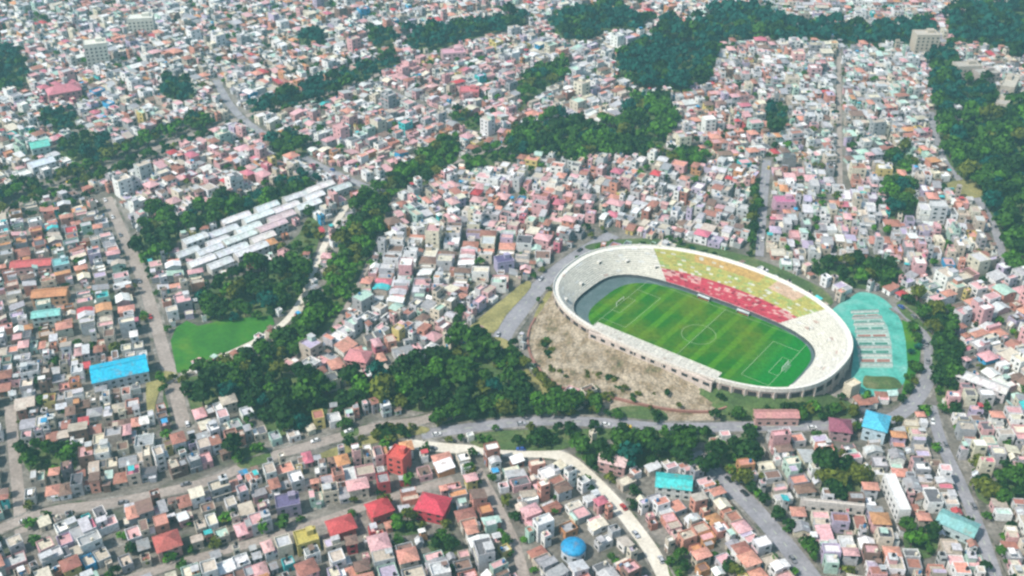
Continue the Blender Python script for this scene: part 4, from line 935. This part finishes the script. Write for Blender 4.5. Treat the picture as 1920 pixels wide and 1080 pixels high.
for si, ((ox, oy), an) in enumerate(seeds):
    c, s = math.cos(an), math.sin(an); Rr = 190
    depth = rnd.choice([7.8, 8.6, 9.4])*(.88 if oy < 425 else 1); street = rnd.choice([2.6, 3.0, 3.6]); per = 2*depth+street
    for kk in range(-int(Rr/per)-1, int(Rr/per)+2):
        for side in (-1, 1):
            u = -Rr + rnd.uniform(0, 20); run = 0; lim = rnd.uniform(60, 110)
            while u < Rr:
                lw = rnd.choice([4.8, 5.4, 5.8, 6.2, 6.8, 7.6, 9.6])*(.88 if oy < 425 else 1)
                if run > lim: u += 4.4; run = 0; lim = rnd.uniform(60, 110)
                uc, vc = u+lw/2, kk*per+side*depth/2; u += lw; run += lw
                X, Y = ox+uc*c-vc*s, oy+uc*s+vc*c
                if cell_at(X, Y) != si: continue
                px, py, dep = proj(X, Y)
                if not (-110 < px < 2030 and py < 1180): continue
                ja = an + rnd.uniform(-.05, .05); jx, jy = rnd.uniform(-.3, .3), rnd.uniform(-.35, .35)
                if free_rect(X+jx, Y+jy, ja, lw-1.6, depth-1.6): lot(X+jx, Y+jy, ja, side, lw, depth*rnd.uniform(.93, 1.06), px, py)
# infill along roads, greens and the seams between quarters
for lw, depth, tries in ((7.5, 8, 30000), (5.6, 6, 50000), (4.2, 4.8, 70000), (3.0, 3.2, 90000)):
    for _ in range(tries):
        X, Y = rnd.uniform(-560, 560), rnd.uniform(285, 1110); k = cell_at(X, Y)
        if k < 0 or taken(X, Y): continue
        px, py, dep = proj(X, Y)
        if not (-110 < px < 2030 and py < 1150): continue
        an = seeds[k][1] + rnd.uniform(-.07, .07)
        w_, d_ = lw*rnd.uniform(.85, 1.15), depth*rnd.uniform(.85, 1.15)
        if free_rect(X, Y, an, w_+.1, d_+.1): lot(X, Y, an, rnd.choice((-1, 1)), w_, d_, px, py)
pave.build('pavement', M['pavement'], kind='structure')

# ------------------------------------------------------------------ which houses become objects of their own
LM = [('the cyan hall', 225, 697), ('the sports field', 400, 640), ('the white sheds', 470, 430), ('the crimson roof', 812, 950), ('the tall red block', 748, 858),
      ('the blue dome', 1075, 1030), ('the turquoise warehouse', 1263, 908), ('the light-blue roof', 1642, 797), ('the round grove', 1580, 900), ('the dusty-turquoise shed', 1795, 985),
      ('the stadium', 1315, 600), ('the teal courts', 1640, 640), ('the bright street bend', 1080, 868), ('the lower-left corner', 0, 1080), ('the lower-right corner', 1920, 1080),
      ('the central wood', 850, 710), ('the purple roof', 540, 945), ('the brick-red roof', 315, 1020), ('the long red roof', 60, 497), ('the long orange roof', 95, 553),
      ('the salmon-red roof', 672, 672), ('the navy roof', 945, 492), ('the magenta roof', 1470, 380), ('the left road fork', 90, 960), ('the right-edge long roof', 1840, 720),
      ('the maroon roof', 1575, 803), ('the narrow white building', 1680, 930), ('the avenue foot', 1500, 1055), ('the left wood', 480, 740), ('the middle tree belt', 650, 500),
      ('the upper-middle wood', 1120, 260), ('the cream tower', 180, 92), ('the rose-red hall', 120, 172), ('the rose-red roof', 880, 172), ('the long top wood', 1550, 65), ('the right wood', 1860, 350),
      ('the upper-left street fork', 430, 190), ('the mustard house', 575, 1012), ('the pinkish lane', 935, 960), ('the lower-left trees', 465, 852), ('the left-edge road', 20, 780),
      ('the left tree strip', 200, 320), ('the pink quarter', 700, 270), ('the straight street', 1427, 420), ('the right tree clump', 1690, 378), ('the courts wood', 1600, 510), ('the dry verge', 930, 590),
      ('the dark street', 1810, 900), ('the bottom-edge middle', 860, 1080), ('the left-edge middle', 0, 640)]
def place(px, py):
    k = min(range(len(LM)), key=lambda i: math.hypot(px-LM[i][1], (py-LM[i][2])*1.5)); n, a, b_ = LM[k]
    dx, dy = px-a, (py-b_)*1.5
    if abs(dx) > abs(dy): rel = 'right of' if dx > 0 else 'left of'
    else: rel = 'below' if dy > 0 else 'above'
    return f'{rel} {n}', math.hypot(dx, dy)
GNAME = {'flat': ('flat_roof_house', 'house', 'flat-roofed houses of the city'), 'tin': ('metal_roof_house', 'house', 'houses with sheet metal roofs'),
         'tile': ('tiled_roof_house', 'house', 'houses with hipped tile roofs'), 'block': ('apartment_block', 'apartment block', 'apartment blocks among the houses')}
PHR = {'flat': 'flat-roofed', 'tin': 'metal-roofed', 'tile': 'hip-roofed', 'block': 'apartment'}
byk = {}
for h in HOUSES:
    px, py, dep = proj(h['x'], h['y'], h['fl']*2.9); h['px'], h['py'], h['dep'] = px, py, dep
    h['in'] = 6 < px < 1914 and 4 < py < 1068
    h['size'] = h['w']*h['d']/dep**2*(1 + .3*h['fl'])
    if h['in']: byk.setdefault(h['kind'], []).append(h)
LIM = {'flat': 300, 'tin': 300, 'tile': 300, 'block': 300}
NEAR_DEP = 520; DETAIL = {}
solo = []
for k, l in byk.items():
    l.sort(key=lambda h: -h['size']/ (1 if h['dep'] < 1e9 else 1))
    for h in l[:LIM[k]]: h['solo'] = True; solo.append(h)

lab = {}
for h in solo:
    rel, dist = place(h['px'], h['py'])
    st_ = {1: 'one-storey', 2: 'two-storey', 3: 'three-storey', 4: 'four-storey', 5: 'five-storey'}[h['fl']]
    noun = 'apartment block' if h['kind'] == 'block' else 'house'
    extra = ''
    if h['kind'] in ('flat',) and h['tank'] : extra = f", {h['tn']} tank"
    rt = {'flat': 'flat', 'block': 'flat', 'tin': 'metal', 'tile': 'tiled'}[h['kind']]
    base = f"{h['wn']} {st_} {noun}, {h['rn']} {rt} roof{extra}"
    lab.setdefault((base, rel), []).append((dist, id(h), h))
for (base, rel), l in lab.items():
    l.sort()
    for k, (_, _, h) in enumerate(l):
        h['label'] = f'{base}, {rel}' if len(l) == 1 else f'{base}, {ordinal(k+1)} {rel}'
masses = {}
for h in HOUSES:
    nm, cat, grp = GNAME[h['kind']]
    solo_h = h.get('solo'); near_h = solo_h and h['dep'] < 500
    h['detail'] = bool(near_h)
    pts = make_parts(h)
    if solo_h:
        t = thing(nm, (h['x'], h['y'], 0), h['ang'], h['label'], cat, grp); made = {}
        wl = None
        for pn, par, mk, mb in pts:
            if pn == 'window' and not near_h:
                wl.add(mb, mi=1); continue
            if pn == 'wall' and not near_h: wl = mb; continue
            if pn in ('door', 'roof_ridge', 'skylight') and not near_h:
                if pn == 'door' and par is None: wl.add(mb, mi=0)
                continue
            if pn == 'window': mb.v, off = mb.v, None
            o = mb.build(pn, M[mk], made.get(par, t)); made.setdefault(pn, o)
        if wl: wl.build('wall', [M['plaster'], M['glass']], t)
    else:
        mm_ = masses.setdefault(h['kind'], MB())
        for pn, par, mk, mb in pts: mm_.add(mb, h['x'], h['y'], 0, h['ang'], MATS.index(mk))
for k, mb in masses.items():
    nm = {'flat': 'distant_flat_roof_housing', 'tin': 'distant_metal_roof_housing', 'tile': 'distant_tiled_housing', 'block': 'distant_apartment_housing'}[k]
    mb.build(nm, [M[q] for q in MATS], kind='stuff', label={'flat': 'dense small flat-roofed housing covering the farther parts of the city', 'tin': 'dense small metal-roofed housing in the farther parts of the city', 'tile': 'small tile-roofed housing in the farther parts of the city', 'block': 'apartment housing beyond the edges of the view'}[k], category='housing')
# sheds: labels
shl = {}
def cname(c): return min(('white', 'grey', 'mint', 'pink', 'cream'), key=lambda n: sum((CN[n][i]-c[i])**2 for i in range(3)))
shed_list.sort(key=lambda q: q[1])
for t, x, y, rc in shed_list: shl.setdefault(cname(rc), []).append(t)
for cn, l in shl.items():
    for k, t in enumerate(l): t['label'] = f'long {cn} shed below the park strip, {ordinal(k+1)} {cn} shed from the left'

# ------------------------------------------------------------------ trees
TONES = {'dark-green': (.016, .052, .008), 'mid-green': (.038, .105, .010), 'olive-green': (.095, .115, .014), 'blue-green': (.006, .072, .050), 'bright-green': (.06, .17, .012)}  # blue-green: mostly far trees, tint of distance haze put into the leaf colour
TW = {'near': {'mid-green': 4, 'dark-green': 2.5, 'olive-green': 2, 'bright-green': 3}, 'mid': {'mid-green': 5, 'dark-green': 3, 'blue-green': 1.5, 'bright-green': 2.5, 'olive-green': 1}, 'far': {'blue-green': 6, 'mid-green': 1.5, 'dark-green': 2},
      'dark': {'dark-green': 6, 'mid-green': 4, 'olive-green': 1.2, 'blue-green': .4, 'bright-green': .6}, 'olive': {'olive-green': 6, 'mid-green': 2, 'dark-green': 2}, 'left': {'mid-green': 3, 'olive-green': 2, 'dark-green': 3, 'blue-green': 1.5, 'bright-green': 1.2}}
def crown_arrays(seed, nl):
    rg = np.random.RandomState(seed); lob = []
    nlb = rg.randint(5, 9)
    for k in range(nlb):
        a = rg.uniform(0, 2*math.pi); r = rg.uniform(.25, .62) if k else 0
        lob.append((r*math.cos(a), r*math.sin(a), rg.uniform(.75, 1.25) if k else 1.35, rg.uniform(.36, .58)))
    V = np.zeros((nl, 4, 3)); C = np.zeros((nl,))
    for i in range(nl):
        lx, ly, lz, lr = lob[rg.randint(nlb)]
        d = rg.normal(size=3); d /= np.linalg.norm(d)
        if d[2] < -.3: d[2] *= -.6
        p = np.array([lx, ly, lz]) + d*lr*rg.uniform(.75, 1.05)*np.array([1, 1, .8])
        nrm = d + rg.normal(size=3)*.45; nrm /= np.linalg.norm(nrm)
        t = np.cross(nrm, rg.normal(size=3)); t /= np.linalg.norm(t); b_ = np.cross(nrm, t)
        s = rg.uniform(.10, .19); q = s*rg.uniform(.6, 1)
        V[i] = [p-t*s-b_*q*.6, p+t*s*.7-b_*q, p+t*s+b_*q*.7, p-t*s*.6+b_*q]
        C[i] = rg.uniform(.65, 1.4)
    return V, C
CR = [crown_arrays(100+k, 300) for k in range(7)]
SM = [crown_arrays(300+k, 90) for k in range(5)]
def leaf_mesh(name, V, colr):
    n = len(V); me = bpy.data.meshes.new(name); me.vertices.add(n*4); me.vertices.foreach_set('co', V.reshape(-1).astype(np.float32))
    me.loops.add(n*4); me.loops.foreach_set('vertex_index', np.arange(n*4, dtype=np.int32))
    me.polygons.add(n); me.polygons.foreach_set('loop_start', np.arange(0, n*4, 4, dtype=np.int32)); me.polygons.foreach_set('loop_total', np.full(n, 4, dtype=np.int32))
    me.update(calc_edges=True); me.materials.append(M['foliage'])
    at = me.color_attributes.new('Color', 'FLOAT_COLOR', 'CORNER'); cc = np.ones((n, 4), dtype=np.float32); cc[:, :3] = colr
    at.data.foreach_set('color', np.repeat(cc, 4, axis=0).ravel()); return me
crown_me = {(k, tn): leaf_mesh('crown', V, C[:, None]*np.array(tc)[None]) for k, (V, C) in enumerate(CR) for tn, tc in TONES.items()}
tr = MB(); tr.cyl(0, 0, -.05, .75, .075, .05, (.07,)*3, 7)
for k in range(4):
    a = k*math.pi/2+.4; x, y = .35*math.cos(a), .35*math.sin(a); n_ = (-math.sin(a)*.03, math.cos(a)*.03)
    tr.face([(-n_[0], -n_[1], .6), (n_[0], n_[1], .6), (x+n_[0]*.5, y+n_[1]*.5, 1.1), (x-n_[0]*.5, y-n_[1]*.5, 1.1)]); tr.face([(0, 0, .55), (0, 0, .65), (x, y, 1.13), (x, y, 1.08)])
trunk_me = tr.mesh('trunk', [M['bark']])
for x, y, r in yard: tree_spots.append((x, y, r, 'near', 'yard'))
TR = []
for x, y, r, tone, ph in tree_spots:
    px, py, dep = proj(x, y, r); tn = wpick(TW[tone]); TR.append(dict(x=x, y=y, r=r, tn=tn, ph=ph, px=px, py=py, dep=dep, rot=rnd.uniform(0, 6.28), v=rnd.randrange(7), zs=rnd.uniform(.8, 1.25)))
vis = sorted([t for t in TR if 8 < t['px'] < 1912 and 8 < t['py'] < 1070], key=lambda t: -t['r']/t['dep'])
tl = {}
for t in vis[:300]:
    t['solo'] = True
    sz = 'large' if t['r'] > 5.6 else ('medium-sized' if t['r'] > 4.4 else 'small')
    shp = ' tall' if t['zs'] > 1.1 else (' squat' if t['zs'] < .9 else '')
    if t['ph'] == 'yard': rel, _ = place(t['px'], t['py']); key = (f"{sz} {t['tn']} tree among the houses", rel, '')
    else: key = (f"{sz}{shp} {t['tn']} tree {'on' if ' verge' in t['ph'] or ' slope' in t['ph'] else ('beside' if 'street' in t['ph'].split(' by ')[0].split(' along ')[0] or t['ph'] in ROADS else 'in')} {t['ph']}", '', '')
    tl.setdefault(key, []).append((t['px'], t['py'], id(t), t))
for (a, rel, _), l in tl.items():
    l.sort()
    for k, q in enumerate(l):
        q[3]['label'] = a + (f' {rel}' if rel else '') + ('' if len(l) == 1 else f', {ordinal(k+1)} such from left')
LV, LC = [], []
tkm = MB()
for t in TR:
    if t.get('solo'):
        e = thing('broadleaf_tree', (t['x'], t['y'], 0), t['rot'], t['label'], 'tree', 'broadleaf trees of the city'); e.scale = (t['r'], t['r'], t['r']*t['zs'])
        for nm, me in (('crown', crown_me[(t['v'], t['tn'])]), ('trunk', trunk_me)):
            o = bpy.data.objects.new(nm, me); COL.objects.link(o); o.parent = e
    else:
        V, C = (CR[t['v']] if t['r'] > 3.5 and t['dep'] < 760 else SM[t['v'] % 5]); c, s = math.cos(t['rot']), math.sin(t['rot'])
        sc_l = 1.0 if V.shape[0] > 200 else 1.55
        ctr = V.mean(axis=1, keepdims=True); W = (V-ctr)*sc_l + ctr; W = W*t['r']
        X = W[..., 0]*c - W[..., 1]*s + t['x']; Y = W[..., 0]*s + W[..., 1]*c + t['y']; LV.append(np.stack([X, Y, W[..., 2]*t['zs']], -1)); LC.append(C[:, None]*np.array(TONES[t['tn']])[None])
        tkm.cyl(t['x'], t['y'], -.1, t['r']*.9, t['r']*.07, t['r']*.05, (.07,)*3, 5)
print('trees', len(TR), 'visible', len(vis))
o = bpy.data.objects.new('woodland', leaf_mesh('woodland', np.concatenate(LV), np.concatenate(LC))); COL.objects.link(o)
o['kind'] = 'stuff'; o['label'] = 'farther trees of the woods, parks and yards across the city'; o['category'] = 'woodland'
tkm.build('distant_tree_trunks', M['bark'], kind='stuff', label='trunks of the farther trees', category='woodland')

# ------------------------------------------------------------------ parked and moving cars
CC = {'white': (.72, .72, .70), 'silver': (.42, .43, .45), 'black': (.02, .02, .022), 'red': (.42, .03, .03), 'blue': (.04, .1, .35), 'grey': (.18, .18, .19), 'yellow': (.6, .42, .04)}
def car_parts(col):
    b = MB(); L, W = 4.3, 1.75
    sec = [(-2.15, .45, .62), (-2.05, .35, .95), (-1.2, .32, 1.0), (1.0, .32, .98), (2.0, .35, .80), (2.15, .45, .6)]
    for (x0, a0, t0), (x1, a1, t1) in zip(sec[:-1], sec[1:]):
        for s in (-1, 1):
            q = [(x0, s*W/2, a0), (x1, s*W/2, a1), (x1, s*W/2*.96, t1), (x0, s*W/2*.96, t0)]; b.face(q if s < 0 else q[::-1], col)
        b.face([(x0, -W/2*.96, t0), (x1, -W/2*.96, t1), (x1, W/2*.96, t1), (x0, W/2*.96, t0)], col); b.face([(x0, W/2, a0), (x1, W/2, a1), (x1, -W/2, a1), (x0, -W/2, a0)], (.03,)*3)
    for x, (a, t), s in ((-2.15, (.45, .62), -1), (2.15, (.45, .6), 1)):
        q = [(x, -W/2, a), (x, W/2, a), (x, W/2*.96, t), (x, -W/2*.96, t)]; b.face(q if s > 0 else q[::-1], col)
    b.face([(-1.35, -.62, 1.43), (.25, -.62, 1.43), (.25, .62, 1.43), (-1.35, .62, 1.43)], col)
    g_ = MB(); lo, hi = [(-1.95, -.8, .97), (.95, -.8, .97), (.95, .8, .97), (-1.95, .8, .97)], [(-1.35, -.62, 1.425), (.25, -.62, 1.425), (.25, .62, 1.425), (-1.35, .62, 1.425)]
    for i in range(4): j = (i+1) % 4; g_.face([lo[i], lo[j], hi[j], hi[i]], (.02,)*3)
    return b, g_
wh = MB(); n = 10
for i in range(n):
    a, c = 2*math.pi*i/n, 2*math.pi*(i+1)/n; p = [(.33*math.cos(a), .33*math.sin(a)), (.33*math.cos(c), .33*math.sin(c))]
    wh.face([(p[0][0], -.11, p[0][1]), (p[1][0], -.11, p[1][1]), (p[1][0], .11, p[1][1]), (p[0][0], .11, p[0][1])])
wh.face([(.33*math.cos(2*math.pi*i/n), -.11, .33*math.sin(2*math.pi*i/n)) for i in range(n)]); wh.face([(.33*math.cos(-2*math.pi*i/n), .11, .33*math.sin(-2*math.pi*i/n)) for i in range(n)])
wheel_me = wh.mesh('wheel', [M['rubber']]); car_me = {}
for cn, c in CC.items():
    a, b_ = car_parts(c); car_me[cn] = (a.mesh('body', [M['paint']]), b_.mesh('windows', [M['glass']]))
def put_car(x, y, ang, cn, label, z=.1):
    t = thing('car', (x, y, z), ang, label, 'car', 'cars on the streets')
    for nm, me in (('body', car_me[cn][0]), ('cabin_glass', car_me[cn][1])): o = bpy.data.objects.new(nm, me); COL.objects.link(o); o.parent = t
    for a in (-1.35, 1.35):
        for b_ in (-.8, .8): o = bpy.data.objects.new('wheel', wheel_me); COL.objects.link(o); o.parent = t; o.location = (a, b_, .33)
cars = []
for ph, (pts, wd) in ROADS.items():
    if wd < 5.5: continue
    d = rnd.uniform(4, 14); seg = 0; acc = 0
    for (x0, y0), (x1, y1) in zip(pts[:-1], pts[1:]):
        l = math.dist((x0, y0), (x1, y1))
        while acc + l > d:
            f = (d-acc)/l; a = math.atan2(y1-y0, x1-x0); s = rnd.choice((-1, 1)); off = s*wd*(.25 if wd > 7 else .26)
            x, y = x0+(x1-x0)*f - math.sin(a)*off, y0+(y1-y0)*f + math.cos(a)*off; px, py, dep = proj(x, y)
            if 10 < px < 1910 and 6 < py < 1072 and dep < 760: cars.append((ph, px, x, y, a if s < 0 else a+math.pi, wpick({'white': 8, 'silver': 6, 'black': 3, 'red': 2, 'blue': 1.5, 'grey': 4, 'yellow': 1.5})))
            d += rnd.choice([10, 16, 26, 40, 60])
        acc += l
cl = {}
for q in cars: cl.setdefault((q[0], q[5]), []).append(q)
for (ph, cn), l in cl.items():
    l.sort(key=lambda q: q[1])
    for k, q in enumerate(l): put_car(q[2], q[3], q[4], cn, f'{cn} car on {ph}' + ('' if len(l) == 1 else f', {ordinal(k+1)} {cn} from left'))
print('cars', len(cars))

# ------------------------------------------------------------------ haze
b = MB(); x0, x1, y0, y1, z0, z1 = -3010, 3010, -1510, 4510, -1, 335
b.box((x0+x1)/2, (y0+y1)/2, z0, z1, x1-x0, y1-y0, (1, 1, 1))
hm = bpy.data.materials.new('haze'); hm.use_nodes = True; n = hm.node_tree; n.nodes.clear()
out = n.nodes.new('ShaderNodeOutputMaterial'); pv = n.nodes.new('ShaderNodeVolumePrincipled')
pv.inputs['Color'].default_value = (.40, .80, .86, 1); pv.inputs['Density'].default_value = .0002; pv.inputs['Anisotropy'].default_value = .2
n.links.new(pv.outputs[0], out.inputs['Volume'])
b.build('haze', hm, kind='stuff', label='thin pale blue-green haze over the whole city', category='haze')
